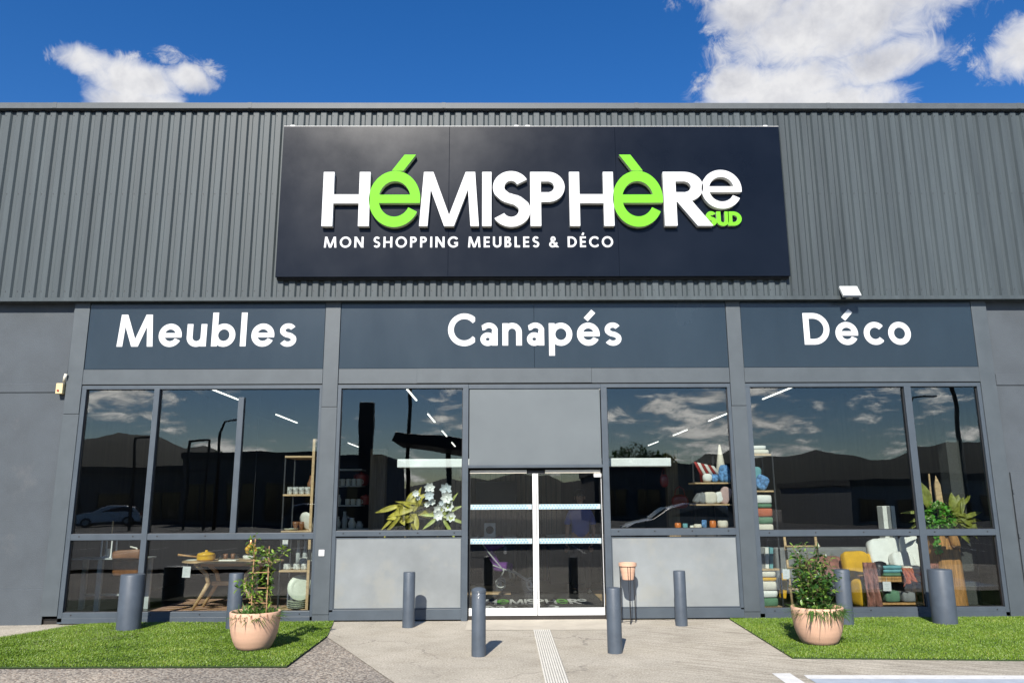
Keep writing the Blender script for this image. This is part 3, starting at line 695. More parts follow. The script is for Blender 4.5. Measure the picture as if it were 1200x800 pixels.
# ------------------------------------------------------------------ shop interior shell
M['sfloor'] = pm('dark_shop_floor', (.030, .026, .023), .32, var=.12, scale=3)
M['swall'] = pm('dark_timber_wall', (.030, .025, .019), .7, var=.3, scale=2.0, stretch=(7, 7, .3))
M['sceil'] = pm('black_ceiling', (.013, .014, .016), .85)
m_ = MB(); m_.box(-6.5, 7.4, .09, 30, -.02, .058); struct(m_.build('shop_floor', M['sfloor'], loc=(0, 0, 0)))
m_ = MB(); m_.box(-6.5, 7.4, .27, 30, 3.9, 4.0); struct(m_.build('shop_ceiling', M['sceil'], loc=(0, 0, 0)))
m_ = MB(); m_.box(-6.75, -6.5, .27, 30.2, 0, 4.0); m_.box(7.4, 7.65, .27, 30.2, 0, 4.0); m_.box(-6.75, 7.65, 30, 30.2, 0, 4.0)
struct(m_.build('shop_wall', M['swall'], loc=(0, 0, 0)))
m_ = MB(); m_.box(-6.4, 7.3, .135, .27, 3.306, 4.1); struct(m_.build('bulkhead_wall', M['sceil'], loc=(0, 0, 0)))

# ------------------------------------------------------------------ main sign
SG = thing('sign_board', 'wide midnight blue board with raised white and lime shop name', 'sign', (.45, -.18, 4.84))
SX0, SX1, SXB0, SXB1 = -3.375, 4.292, -3.34, 4.265
m_ = MB(); ys = -.205
xs_ = [SX0 + (SX1 - SX0) * i / 3 for i in range(4)]
for i in range(3): m_.box(xs_[i] + .0006, xs_[i + 1] - .0006, ys, -.165, 4.885, 7.30)
m_.build('panel', M['signp'], SG, bevel=.003)
m_ = MB(); m_.box(SX0 + .01, SX1 - .01, -.164, -.107, 4.86, 7.285); m_.build('backing_frame', M['dark'], SG)
m_ = MB()
for k in (.0, .455, .478, .965): m_.box(SX0 + .1 + 7.6 * k, SX0 + .16 + 7.6 * k, -.20, -.15, 7.30, 7.325)
m_.box(SX0, SX1, -.207, -.166, 7.301, 7.306)
m_.build('hanging_clip', M['alu'], SG)
px = lambda p: -2.708 + (p - 378) * .012850
TL = .180; ZC = 5.645; CAP = .865; DEP = .085
def block(ch, x0, x1, z, cap, col, t=TL, dep=DEP, label=None, extra=None):
    lp, wd = gloops(ch, t); mb = MB(); k = (x1 - x0) / wd
    put_glyph(mb, lp, lambda a, b, dp: (x0 + a * k, ys - dp, z + b * cap), dep, back=True)
    if extra:
        e = extra; n = len(e); ar = sum(e[i][0] * e[(i + 1) % n][1] - e[(i + 1) % n][0] * e[i][1] for i in range(n))
        if ar < 0: e = e[::-1]
        put_glyph(mb, [e], lambda a, b, dp: (a, ys - dp, b), dep, back=True)
    mats = [M['white'], M['whites']] if col == 'white' else [M['green'], M['greens']]
    o = mb.build('block_letter', mats, SG)
    if label: o['label'] = label
    return o
zp = lambda y: 5.645 + (264.5 - y) * .01372
block('H', px(378), px(433), ZC, CAP, 'white')
block('e', px(432), px(492), ZC, CAP / .70, 'green', t=.132, label='lime green letter e with a rising accent', extra=[(px(458), zp(200)), (px(472.5), zp(181)), (px(486), zp(181)), (px(471.5), zp(200))])
block('M', px(491), px(561), ZC, CAP, 'white', t=.158)
block('I', px(564.5), px(575.5), ZC, CAP, 'white')
block('S', px(576), px(621), ZC, CAP, 'white')
block('P', px(621), px(663), ZC, CAP, 'white')
block('H', px(667), px(719), ZC, CAP, 'white')
block('e', px(718), px(777), ZC, CAP / .70, 'green', t=.132, label='lime green letter e with a falling accent', extra=[(px(727), zp(181)), (px(740.5), zp(181)), (px(754.5), zp(200)), (px(741.5), zp(200))])
block('R', px(778), px(830), ZC, CAP, 'white')
block('e', px(823), px(870.5), zp(244), (44.0 / 265 * 3.636) / .70, 'white', t=.132)
for ch, a, b in (('S', 827, 839.5), ('U', 839.5, 854), ('D', 853, 869)):
    block(ch, px(a), px(b), zp(263.5), .225, 'green', t=.25, dep=.05, label='small lime green block letter')
m_ = MB(); text_line(m_, 'MON SHOPPING MEUBLES & DÉCO', -2.675, 1.655, 5.338, .170, ys - .001, .18, .002); m_.build('slogan_lettering', M['white'], SG)

# ------------------------------------------------------------------ fascia signs
for word, a, b, tx0, tx1, lab in (('Meubles', -6.152, -2.658, -5.715, -3.07, 'slate blue fascia panel lettered Meubles in white'),
                                  ('Canapés', -2.422, 3.342, -.822, 1.762, 'long slate blue fascia panel lettered Canapés in white above the door'),
                                  ('Déco', 3.570, 7.062, 4.50, 6.108, 'slate blue fascia panel lettered Déco in white')):
    F = thing('fascia_sign', lab, 'sign', ((a + b) / 2, 0, 3.54), group='fascia panels above the shop windows')
    m_ = MB()
    if word == 'Canapés':
        for q0, q1 in ((a, .46), (.4625, b)): m_.box(q0, q1, .006, .05, 3.543, 4.553)
    else: m_.box(a, b, .006, .05, 3.543, 4.553)
    m_.build('panel', M['fascia'], F, bevel=.003)
    m_ = MB(); text_line(m_, word, tx0, tx1, 3.882, .485, .0055, .178, .004); m_.build('lettering', M['white'], F)

# ------------------------------------------------------------------ small fixtures on the facade
M['galv'] = pm('grey_floodlight_housing', (.50, .52, .50), .4, var=.05)
M['lens'] = glass_mat('floodlight_lens', (.7, .72, .70), .35)
FL = thing('flood_light', 'small square floodlight tilted outward below the ribbed cladding', 'light', (5.175, -.12, 4.55))
tl = R(-34)
m_ = MB(); m_.obox((5.175, -.165, 4.652), (.275, .05, .215), rx=tl); m_.build('housing', M['galv'], FL, bevel=.012)
m_ = MB(); m_.obox((5.175, -.1875, 4.636), (.235, .010, .172), rx=tl); m_.build('reflector', pm('mirror_reflector', (.60, .62, .60), .18, 1.0), FL)
m_ = MB(); m_.obox((5.175, -.1945, 4.631), (.252, .004, .19), rx=tl); m_.build('lens', M['lens'], FL)
m_ = MB(); m_.tube([(5.175, -.11, 4.575), (5.175, -.14, 4.57), (5.175, -.16, 4.61)], .016, 8); m_.box(5.125, 5.225, -.124, -.116, 4.553, 4.60); m_.build('bracket', M['galv'], FL)
M['ivory'] = pm('yellowed_plastic', (.62, .50, .27), .45, var=.06)
AL = thing('alarm_box', 'small cream alarm box with a red button beside the left pilaster', 'alarm', (-6.455, .05, 3.18))
m_ = MB(); m_.box(-6.505, -6.405, -.05, .046, 3.18, 3.335); m_.build('case', M['ivory'], AL, bevel=.008)
m_ = MB(); m_.tube([(-6.465, -.06, 3.225), (-6.465, -.045, 3.225)], .016, 12); m_.build('button', pm('red_button', (.30, .02, .015), .4), AL)
m_ = MB(); m_.tube([(-6.415, -.01, 3.36), (-6.395, -.035, 3.42), (-6.385, -.035, 3.47)], .022, 10); m_.build('beacon', pm('pale_beacon', (.70, .66, .55), .35), AL, smooth=True)
m_ = MB(); m_.tube([(-6.42, .03, 3.34), (-6.42, .03, 3.41), (-6.405, .03, 3.55), (-6.402, .03, 4.5)], .007, 6); m_.build('cable', M['wall'], AL)
m_ = MB(); m_.box(-2.595, -2.518, -.012, -.001, .882, .966); pl = tag(m_.build('door_plate', M['alu'], bevel=.002), 'tiny white square call plate on the pilaster left of the door', 'plate')
m_ = MB(); m_.box(-2.575, -2.538, -.0145, -.0125, .905, .945); m_.build('push_button', M['galv'], pl)
m_ = MB(); m_.obox((1.36, .11, 1.985), (.11, .08, .045), rx=.3); sr = tag(m_.build('motion_sensor', M['alu'], bevel=.006), 'small white door sensor at the top right corner of the sliding door', 'sensor')

# ------------------------------------------------------------------ artificial turf
def turf_mat():
    ma = bpy.data.materials.new('artificial_turf'); ma.use_nodes = True; t = ma.node_tree; p = t.nodes['Principled BSDF']
    oi = t.nodes.new('ShaderNodeAttribute'); oi.attribute_name = 'tint'
    r = t.nodes.new('ShaderNodeValToRGB'); e = r.color_ramp.elements
    cols = [(0, (.046, .100, .005)), (.35, (.084, .156, .008)), (.7, (.132, .205, .014)), (.93, (.19, .25, .03)), (1, (.30, .29, .07))]
    while len(e) < len(cols): e.new(.5)
    for q, (a, c) in zip(e, cols): q.position = a; q.color = (*c, 1)
    t.links.new(oi.outputs['Fac'], r.inputs['Fac']); t.links.new(r.outputs['Color'], p.inputs['Base Color'])
    p.inputs['Roughness'].default_value = .45; p.inputs['Specular IOR Level'].default_value = .35
    return ma
M['turf'] = turf_mat(); M['turfb'] = pm('turf_backing', (.022, .045, .008), .9, var=.2, scale=40)
def inside(px_, py_, poly):
    c = np.zeros(len(px_), bool); n = len(poly)
    for i in range(n):
        (x0, y0), (x1, y1) = poly[i], poly[(i + 1) % n]
        if y0 != y1: c ^= ((y0 > py_) != (y1 > py_)) & (px_ < (x1 - x0) * (py_ - y0) / (y1 - y0) + x0)
    return c
def turf(poly, label, dens, zf):
    a = np.array(poly); x0, y0 = a.min(0); x1, y1 = a.max(0); n = int(dens * (x1 - x0) * (y1 - y0))
    root = thing('turf_mat', label, 'artificial grass', (float(a[:, 0].mean()), float(a[:, 1].mean()), 0))
    cx, cyy = a.mean(0)
    m_ = MB(); k = len(poly); dz = [zf(p[0]) for p in poly]
    m_.add([(x, y, z + .012) for (x, y), z in zip(poly, dz)] + [(x, y, z + .0005) for (x, y), z in zip(poly, dz)], [tuple(range(k))] + [(i, k + i, k + (i + 1) % k, (i + 1) % k) for i in range(k)])
    m_.build('backing', M['turfb'], root)
    X = rng.uniform(x0, x1, n); Y = rng.uniform(y0, y1, n); ok = inside(X, Y, poly); X, Y = X[ok], Y[ok]; n = len(X)
    wv = np.sin(X * 5.1 + Y * 2.3) + np.sin(Y * 7.7 - X * 3.1) + .7 * np.sin(X * 17 + 5 * np.sin(Y * 9))
    h = rng.uniform(.012, .021, n) * (1 + .10 * wv); ang = rng.uniform(0, 2 * np.pi, n); ln = rng.uniform(.2, .9, n)
    la = rng.normal(.9, 1.0, n) + .35 * wv; wd = rng.uniform(.0022, .0038, n)
    zz = np.array([zf(q) for q in X]) + .010
    sx_, sy_ = np.cos(ang) * wd, np.sin(ang) * wd; tx, ty = np.cos(la) * h * ln, np.sin(la) * h * ln
    V = np.empty((n, 5, 3)); bx, by = X - root.location.x, Y - root.location.y
    V[:, 0] = np.stack([bx - sx_, by - sy_, zz], 1); V[:, 1] = np.stack([bx + sx_, by + sy_, zz], 1)
    V[:, 2] = np.stack([bx + sx_ * .8 + tx * .35, by + sy_ * .8 + ty * .35, zz + h * .6], 1); V[:, 3] = np.stack([bx - sx_ * .8 + tx * .35, by - sy_ * .8 + ty * .35, zz + h * .6], 1)
    V[:, 4] = np.stack([bx + tx, by + ty, zz + h], 1)
    me = bpy.data.meshes.new('grass_pile'); base = np.arange(n)[:, None] * 5
    me.vertices.add(n * 5); me.vertices.foreach_set('co', V.reshape(-1))
    lp = np.concatenate([base + np.array([0, 1, 2, 3]), base + np.array([3, 2, 4])], 1).reshape(-1)
    me.loops.add(n * 7); me.loops.foreach_set('vertex_index', lp.astype(np.int32))
    me.polygons.add(n * 2); ls = np.stack([np.arange(n) * 7, np.arange(n) * 7 + 4], 1).reshape(-1); me.polygons.foreach_set('loop_start', ls.astype(np.int32))
    at = me.attributes.new('tint', 'FLOAT', 'POINT')
    tn = np.clip(rng.beta(2.2, 2.4, n) + .05 * wv, 0, 1); at.data.foreach_set('value', np.repeat(tn, 5).astype(np.float32))
    me.update(calc_edges=True); me.validate(); me.materials.append(M['turf'])
    o = bpy.data.objects.new('grass_pile', me); C.objects.link(o); o.parent = root; o['kind'] = 'stuff'
    return root
turf([(-6.20, -.02), (-2.345, -.02), (-2.17, -1.2), (-2.17, -3.03), (-5.2, -2.98), (-9.2, -2.95), (-9.2, -2.3), (-7.2, -1.35)], 'artificial grass mat bordered by exposed aggregate, carrying the pot with two canes', 9000, dip)
turf([(3.12, -.02), (7.6, -.02), (9.4, -.9), (9.4, -3.15), (5.3, -3.02), (2.98, -2.80), (3.05, -1.4)], 'artificial grass mat bordered by brushed concrete, carrying the pot with the dense bush', 9000, dip)

# ------------------------------------------------------------------ bollards
M['boll'] = pm('bollard_paint', (.060, .075, .094), .48, var=.08, scale=7, bump=.12, bscale=55, dirt=((.13, .13, .125), 11, .63, .45))
def bollard(x, y, r, h, label, group, cap=False, z=0.0):
    t = thing('bollard', label, 'bollard', (x, y, z), group)
    m_ = MB(); m_.lathe(x, y, [(r, z - .05), (r, z + h - .012), (r - .004, z + h - .003)], 40, (True, False)); m_.build('post', M['boll'], t, smooth='auto')
    m_ = MB(); rr = r - .0035
    if cap: m_.lathe(x, y, [(r + .003, z + h - .03), (r + .003, z + h), (r * .75, z + h + .018), (r * .3, z + h + .026)], 40)
    else: m_.lathe(x, y, [(rr, z + h - .006), (rr, z + h - .001), (rr * .97, z + h + .001)], 40)
    m_.build('top_cap', M['boll'], t, smooth='auto')
    return t
gA = 'slim steel bollards in front of the door'
b_ = bollard(-.272, -2.515, .0765, .675, 'slim grey bollard with a domed cap standing before the left door leaf', gA, True)
m_ = MB()
for q in ((-.276, .662, .010), (-.270, .640, .012), (-.276, .625, .006), (-.273, .60, .009), (-.268, .612, .005)): m_.pill((q[0], -2.5925, q[1]), (q[2], .004, q[2] * 1.5), .9, n=8, m=6)
m_.build('paint_chip', M['alu'], b_)
bollard(1.200, -2.40, .0800, .675, 'slim grey bollard standing before the pot on the wire stand', gA)
bollard(-1.262, -.50, .0795, .700, 'slim grey bollard close to the frosted panel left of the door', gA)
bollard(2.345, -.52, .0800, .695, 'slim grey bollard close to the frosted panel right of the door', gA)
gB = 'thick bollards on the artificial grass'
bollard(-4.885, -.60, .150, .70, 'very thick grey bollard on the left grass before the brown leather bag', gB)
bollard(5.805, -.60, .152, .70, 'very thick grey bollard on the right grass before the wooden tree trunk', gB)
bollard(-3.535, -.58, .094, .705, 'medium grey bollard on the left grass half hidden by the potted plant', gB)
bollard(4.495, -.60, .100, .705, 'medium grey bollard on the right grass beside the potted plant', gB)

# ------------------------------------------------------------------ potted plants
M['terra'] = pm('terracotta', (.60, .365, .245), .8, var=.05, scale=1.6, stretch=(1, 1, 9), bump=.06, bscale=40, dirt=((.66, .46, .34), 2.2, .55, .35))
M['soil'] = pm('potting_soil', (.035, .024, .016), .95, var=.4, scale=40, bump=.8, bscale=60)
M['bamb'] = pm('bamboo', (.36, .21, .10), .6, var=.15, scale=20)
M['stem'] = pm('plant_stem', (.11, .085, .035), .7, var=.2, scale=20)
def leafm(name, c, rough=.42):
    ma = pm(name, c, rough, var=.28, scale=14, spec=.45); p = ma.node_tree.nodes['Principled BSDF']
    p.inputs['Subsurface Weight'].default_value = 0.0
    t = ma.node_tree; tr = t.nodes.new('ShaderNodeBsdfTranslucent'); tr.inputs[0].default_value = (c[0] * 2.2, c[1] * 1.9, c[2] * .8, 1)
    mx = t.nodes.new('ShaderNodeMixShader'); mx.inputs[0].default_value = .28; o = t.nodes['Material Output']
    t.links.new(p.outputs[0], mx.inputs[1]); t.links.new(tr.outputs[0], mx.inputs[2]); t.links.new(mx.outputs[0], o.inputs['Surface'])
    return ma
M['leaf1'] = leafm('jasmine_leaf', (.075, .15, .022)); M['leaf1b'] = leafm('young_jasmine_leaf', (.17, .26, .035))
M['leaf2'] = leafm('glossy_dark_leaf', (.032, .085, .018), .32); M['leaf2b'] = leafm('fresh_green_leaf', (.14, .24, .04), .34)
M['grassp'] = leafm('pot_grass', (.07, .15, .03))
def pot(root, x, y, r, h, rb, z=0.012):
    m_ = MB(); q = r - rb; pr = [(rb - .012, z), (rb + .012, z + .006), (rb + .34 * q, z + .045), (rb + .58 * q, z + .10), (rb + .78 * q, z + .17), (rb + .92 * q, z + .26), (r - .002, z + h - .06), (r, z + h - .008), (r - .007, z + h), (r - .020, z + h - .004), (r - .028, z + h - .03), (r - .034, z + h - .10)]
    m_.lathe(x, y, pr, 64, (True, False)); m_.build('pot', M['terra'], root, smooth=True)
    m_ = MB(); m_.lathe(x, y, [(r - .03, z + h - .085), (r * .5, z + h - .07), (.02, z + h - .06)], 40, (False, True)); m_.build('soil', M['soil'], root, smooth=True)
def rnd(a, b): return random.uniform(a, b)
def rvec(): 
    v = Vector((random.gauss(0, 1), random.gauss(0, 1), random.gauss(0, 1))); return v.normalized()
# left: sparse climber on two canes
PL = thing('potted_plant', 'terracotta pot with a sparse climbing plant on two tall canes', 'potted plant', (-2.806, -2.06, 0))
pot(PL, -2.806, -2.06, .278, .405, .165)
m_ = MB(); cz = .34
c1 = [(-2.86, -2.03, cz), (-2.875, -2.02, .75), (-2.87, -2.02, 1.20)]; c2 = [(-2.69, -2.05, cz), (-2.695, -2.03, .7), (-2.705, -2.02, 1.12)]
m_.tube(c1, .0065, 6); m_.tube(c2, .0065, 6)
for z in (.50, .66, .82, .96): m_.tube([(-2.90, -2.025, z), (-2.68, -2.035, z + rnd(-.01, .02))], .005, 6)
m_.build('trellis', M['bamb'], PL)
st = MB(); lf = MB(); lf.cur = 0; lfy = MB()
def climb(stm, L1, L2, base, top, nseg, rad, nleaf, ll, spread, yr=.35):
    base, top = Vector(base), Vector(top); ph = rnd(0, 6); pts = []
    for i in range(nseg + 1):
        u = i / nseg; p = base.lerp(top, u) + Vector((math.sin(u * 9 + ph) * rad, math.cos(u * 9 + ph) * rad, 0)); pts.append(p)
    stm.tube(pts, [.0042 * (1 - .6 * i / nseg) for i in range(nseg + 1)], 5)
    for _ in range(nleaf):
        u = random.random() ** .9; i = min(nseg - 1, int(u * nseg)); p = pts[i].lerp(pts[i + 1], u * nseg - i)
        d = Vector((rnd(-1, 1), rnd(-1, 1), rnd(-.25, .75))).normalized(); q = p + d * rnd(.01, spread)
        if spread > .05 and random.random() < .5: stm.tube([p, p.lerp(q, .6) + Vector((0, 0, .01)), q], .0018, 4)
        (L2 if random.random() < yr else L1).leaf(q, d + rvec() * .5, Vector((0, -.3, 1)) + rvec() * .7, ll * rnd(.6, 1.2), ll * rnd(.32, .5), rnd(.1, .5))
for c in (c1, c2):
    for k in range(3): climb(st, lf, lfy, Vector(c[0]) + Vector((rnd(-.06, .06), rnd(-.05, .05), 0)), Vector(c[2]) + Vector((rnd(-.03, .03), rnd(-.03, .03), rnd(-.14, .07))), 14, .016, 52, .062, .058)
for k in range(7):                                    # stray shoots
    b0 = Vector(c1[0 if k % 2 else 1]) if k % 3 else Vector(c2[1]); b0 = b0 + Vector((0, 0, rnd(-.2, .3)))
    climb(st, lf, lfy, b0, b0 + Vector((rnd(-.22, .22), rnd(-.1, .1), rnd(-.02, .24))), 6, .012, 17, .062, .03, .5)
st.build('stem', M['stem'], PL); f_ = lf.build('foliage', M['leaf1'], PL, smooth=True); f2_ = lfy.build('foliage', M['leaf1b'], PL, smooth=True)
def tufts(root, x, y, z, rx, n, ln):
    m_ = MB()
    for _ in range(n):
        a = rnd(0, 6.28); r = rx * random.random() ** .5; p = Vector((x + r * math.cos(a), y + r * math.sin(a), z))
        o = Vector((math.cos(a), math.sin(a), 0)); d = (o * rnd(.0, 1.1) + Vector((rnd(-.4, .4), rnd(-.4, .4), rnd(.35, 1)))).normalized(); l_ = ln * rnd(.6, 1.3)
        m_.leaf(p, d, Vector((0, 0, 1)) + rvec() * .4, l_, .011, rnd(.4, 1.1), 4)
    m_.build('ground_cover', M['grassp'], root, smooth=True)
tufts(PL, -2.79, -2.08, .345, .20, 560, .13)
m_ = MB()
for k in range(4):                                    # dry strands over the rim
    a = -1.57 + rnd(-1.0, 1.2); p = Vector((-2.806 + .24 * math.cos(a), -2.06 + .24 * math.sin(a), .39)); o = Vector((math.cos(a), math.sin(a), 0))
    m_.tube([p, p + o * .045 + Vector((0, 0, .015)), p + o * .06 + Vector((rnd(-.01, .01), 0, -rnd(.02, .09)))], .003, 4)
m_.build('stem', pm('dry_stem', (.22, .075, .03), .8), PL)
# right: dense bush on a cane ladder
PR = thing('potted_plant', 'terracotta pot with a dense leafy bush against cane stakes', 'potted plant', (3.585, -2.0, 0))
pot(PR, 3.585, -2.0, .285, .405, .175)
m_ = MB()
m_.tube([(3.50, -1.92, .34), (3.43, -1.90, .62), (3.40, -1.89, .72)], .009, 6); m_.tube([(3.70, -1.94, .34), (3.74, -1.93, .7), (3.75, -1.92, .98)], .007, 6); m_.tube([(3.55, -1.93, .36), (3.52, -1.92, .95)], .006, 6)
m_.build('trellis', M['bamb'], PR)
st = MB(); lf = MB(); lfy = MB()
for k in range(34):
    a = rnd(0, 6.28); r = .13 * random.random() ** .5; b0 = Vector((3.57 + r * math.cos(a), -1.99 + r * math.sin(a) * .8, .35))
    tz = rnd(.55, 1.08); ra = .23 * random.random() ** .5; aa = a + rnd(-.6, .6)
    climb(st, lf, lfy, b0, (3.575 + ra * 1.05 * math.cos(aa), -1.97 + ra * .85 * math.sin(aa), tz), 8, .02, 34, .072, .055, .25)
for tx, tz in ((3.38, 1.10), (3.52, 1.12), (3.80, .92), (3.86, .72), (3.66, 1.14), (3.31, .84), (3.28, .62), (3.88, .58)):
    for _ in range(2): climb(st, lf, lfy, (3.57, -1.98, .6), (tx + rnd(-.02, .02), -1.95 + rnd(-.08, .05), tz), 8, .012, 16, .05, .03, .55)
st.build('stem', M['stem'], PR); lf.build('foliage', M['leaf2'], PR, smooth=True); lfy.build('foliage', M['leaf2b'], PR, smooth=True)
tufts(PR, 3.60, -2.02, .345, .22, 620, .14)
m_ = MB()
for k in range(34):
    a = -1.57 + rnd(-.75, .9) ; p = Vector((3.585 + .25 * math.cos(a), -2.0 + .25 * math.sin(a), .40)); o = Vector((math.cos(a), math.sin(a), 0))
    m_.leaf(p, o + Vector((rnd(-.3, .3), 0, .35)), Vector((0, 0, 1)), rnd(.06, .13), .010, rnd(1.0, 2.0), 5)
m_.build('trailing_shoot', M['grassp'], PR, smooth=True)
m_ = MB()
for a, dl in ((-2.3, .07), (-2.0, .10), (-1.45, .15), (-1.2, .11), (-1.42, .19)):
    p = Vector((3.585 + .265 * math.cos(a), -2.0 + .265 * math.sin(a), .415)); o = Vector((math.cos(a), math.sin(a), 0))
    m_.tube([p, p + o * .03 + Vector((0, 0, .005)), p + o * .036 + Vector((rnd(-.015, .015), 0, -dl))], .0035, 4)
m_.build('stem', M['stem'], PR)
# small pot held in a wire stand by the door
PS = thing('plant_stand', 'slender black wire stand holding a small terracotta pot', 'plant stand', (1.69, -.31, 0))
m_ = MB(); legs = [(-1.57, .118), (.55, .118), (2.65, .118)]
for a, r in legs:
    ca, sa = math.cos(a), math.sin(a)
    for da in (-.16, .16):
        m_.tube([(1.69 + .112 * math.cos(a + da), -.31 + .112 * math.sin(a + da), .745), (1.69 + .108 * ca, -.31 + .108 * sa, .006)], .0042, 6)
for z, r in ((.745, .116), (.20, .0)):
    if r: m_.tube([(1.69 + r * math.cos(k * math.pi / 18), -.31 + r * math.sin(k * math.pi / 18), z) for k in range(37)], .0045, 6)
for k in range(3):
    a0, a1 = legs[k][0], legs[(k + 1) % 3][0]; m_.tube([(1.69 + .108 * math.cos(a0), -.31 + .108 * math.sin(a0), .012), (1.69, -.31, .03), (1.69 + .108 * math.cos(a1), -.31 + .108 * math.sin(a1), .012)], .0035, 6)
m_.build('wire_frame', M['rubber'], PS)
m_ = MB(); m_.lathe(1.69, -.31, [(.072, .565), (.078, .57), (.107, .735), (.107, .745), (.122, .746), (.122, .788), (.112, .790), (.108, .76)], 40, (True, False)); sp = tag(m_.build('flower_pot', M['terra'], smooth='auto'), 'small empty terracotta flower pot sitting in the black wire stand', 'flower pot')
m_ = MB(); m_.lathe(1.69, -.31, [(.108, .762), (.02, .766)], 24, (False, True)); m_.build('soil', M['soil'], sp)

# ------------------------------------------------------------------ inside the shop: lamps, header, mat
M['led'] = pm('led_diffuser', (.9, .9, .88), .5, emit=(1, .97, .9), estr=2.0)
M['whitebox'] = pm('white_lacquer', (.80, .80, .78), .35, var=.02)
ROWN = {-4.95: 'above the oak table', -1.65: 'above the white bouquet', 1.65: 'above the red handbags', 4.95: 'above the yellow cushions'}
for X in (-4.95, -1.65, 1.65, 4.95):
    for k in range(4):
        y0 = 1.6 + 4.0 * k
        t = thing('ceiling_lamp', 'thin white linear lamp, ' + ('nearest the glass', 'second from the glass', 'third from the glass', 'deepest in the shop')[k] + ' in the row ' + ROWN[X], 'lamp', (X, y0 + .9, 3.5), 'rows of linear lamps inside the shop')
        m_ = MB(); m_.box(X - .017, X + .017, y0, y0 + 1.8, 3.52, 3.56); m_.build('housing', M['whitebox'], t)
        m_ = MB(); m_.box(X - .013, X + .013, y0 + .02, y0 + 1.78, 3.505, 3.519); m_.build('diffuser', M['led'], t)
        m_ = MB(); m_.tube([(X, y0 + .2, 3.56), (X, y0 + .2, 3.9)], .004, 5); m_.build('suspension', M['rubber'], t); m_ = MB(); m_.tube([(X, y0 + 1.6, 3.56), (X, y0 + 1.6, 3.9)], .004, 5); m_.build('suspension', M['rubber'], t)
m_ = MB(); m_.box(-1.60, 2.53, .52, .80, 2.125, 2.25); tag(m_.build('air_curtain', M['whitebox'], bevel=.01), 'long white air curtain box mounted inside above the sliding door', 'air curtain')
M['mat'] = pm('black_door_mat', (.022, .022, .024), .9, var=.2, scale=30, bump=.4, bscale=120)
DM = thing('door_mat', 'black entrance mat printed with the shop name behind the door', 'mat', (.55, 1.8, .058))
m_ = MB(); m_.box(-.42, 1.54, .36, 3.0, .0585, .066); m_.build('mat_base', M['mat'], DM)
TM = {'w': pm('mat_print_white', (.62, .62, .60), .8), 'g': pm('mat_print_green', (.12, .42, .04), .8)}
def matf(ch, x0, x1, y, cap, col, t=.19):
    lp, wd = gloops(ch, t); k = (x1 - x0) / wd; mb = MB(); put_glyph(mb, lp, lambda a, b, dp: (x0 + a * k, y + b * cap, .0675), 0); return mb
wm, gm = MB(), MB()
def am(dst, src): b = len(dst.v); dst.v += src.v; dst.f += [tuple(b + q for q in f) for f in src.f]; dst.mi += src.mi
mx_ = lambda p: -.29 + (p - 378) / 493 * 1.62
for ch, a, b in (('H', 378, 433), ('M', 491, 561), ('I', 564.5, 575.5), ('S', 576, 621), ('P', 621, 663), ('H', 667, 719), ('R', 778, 830)): am(wm, matf(ch, mx_(a), mx_(b), 1.30, .62, 'w'))
am(wm, matf('e', mx_(823), mx_(870), 1.55, .37 / .7, 'w', .15))
for a, b in ((432, 492), (718, 777)): am(gm, matf('e', mx_(a), mx_(b), 1.30, .62 / .7, 'g', .15))
text_line(wm, 'MON SHOPPING MEUBLES & DÉCO', mx_(378), mx_(719), .80, .30, 0, .18, 0, f=lambda a, b, dp: (a, b, .0675))
wm.build('mat_lettering', TM['w'], DM); gm.build('mat_lettering', TM['g'], DM)
# parquet patch and threshold strip seen past the mat
M['oak'] = pm('pale_oak', (.50, .34, .18), .5, var=.14, scale=3, stretch=(3, 14, 14)); M['oak2'] = pm('honey_oak', (.44, .24, .09), .5, var=.16, scale=3, stretch=(12, 12, 1.2))
m_ = MB(); m_.box(1.56, 2.2, .9, 3.2, .0585, .064); tag(m_.build('floor_runner', M['oak']), 'strip of pale timber flooring to the right of the black door mat', 'flooring')
m_ = MB(); m_.box(-1.2, .12, 2.62, 2.86, .0585, .09); tag(m_.build('display_plinth', M['oak'], bevel=.004), 'low pale timber plinth at the left end of the door mat', 'plinth')

def solo(mb, name, mat, label, cat, group=None, **k): return tag(mb.build(name, mat, **k), label, cat, group)
def price_tag(x, y, z, label, w_=.10, h=.125):
    t = thing('price_tag', label, 'price tag', (x, y, z), 'white price tags in the window')
    m_ = MB(); m_.obox((x, y, z + h / 2), (w_, .004, h), ry=.02); m_.build('card', M['white'], t)
    m_ = MB()
    for k, ww in ((.72, .5), (.55, .3), (.25, .6)): m_.obox((x - .005, y - .0032, z + h * k), (w_ * ww, .001, .008))
    m_.build('card_print', M['galv'], t)
    m_ = MB(); m_.tube([(x, y, z + h), (x + .004, y + .005, z + h + .06)], .0015, 4); m_.build('string', M['white'], t)
    return t
# ------------------------------------------------------------------ left window display
M['leather'] = pm('brown_leather', (.20, .085, .035), .45, var=.2, scale=6, bump=.2, bscale=70)
M['yel'] = pm('yellow_enamel', (.72, .40, .012), .3, var=.04, coat=.4); M['cer'] = pm('white_ceramic', (.70, .68, .60), .35, var=.04); M['sage'] = pm('sage_ceramic', (.50, .53, .42), .4, var=.05)
M['redc'] = pm('dark_red_enamel', (.32, .028, .02), .3, var=.08, coat=.3); M['copper'] = pm('copper', (.55, .22, .10), .3, 1.0); M['blk'] = pm('black_metal', (.018, .018, .02), .45); M['rug'] = pm('patterned_rug', (.50, .30, .22), .9, var=.15, scale=6)
M['pl'] = pm('pale_grey_metal', (.42, .44, .43), .45)
M['clearglass'] = glass_mat('clear_glassware', (.8, .82, .8), .10)
T = thing('display_table', 'pale oak table with splayed legs in the left shop window', 'table', (-4.1, 1.0, .058))
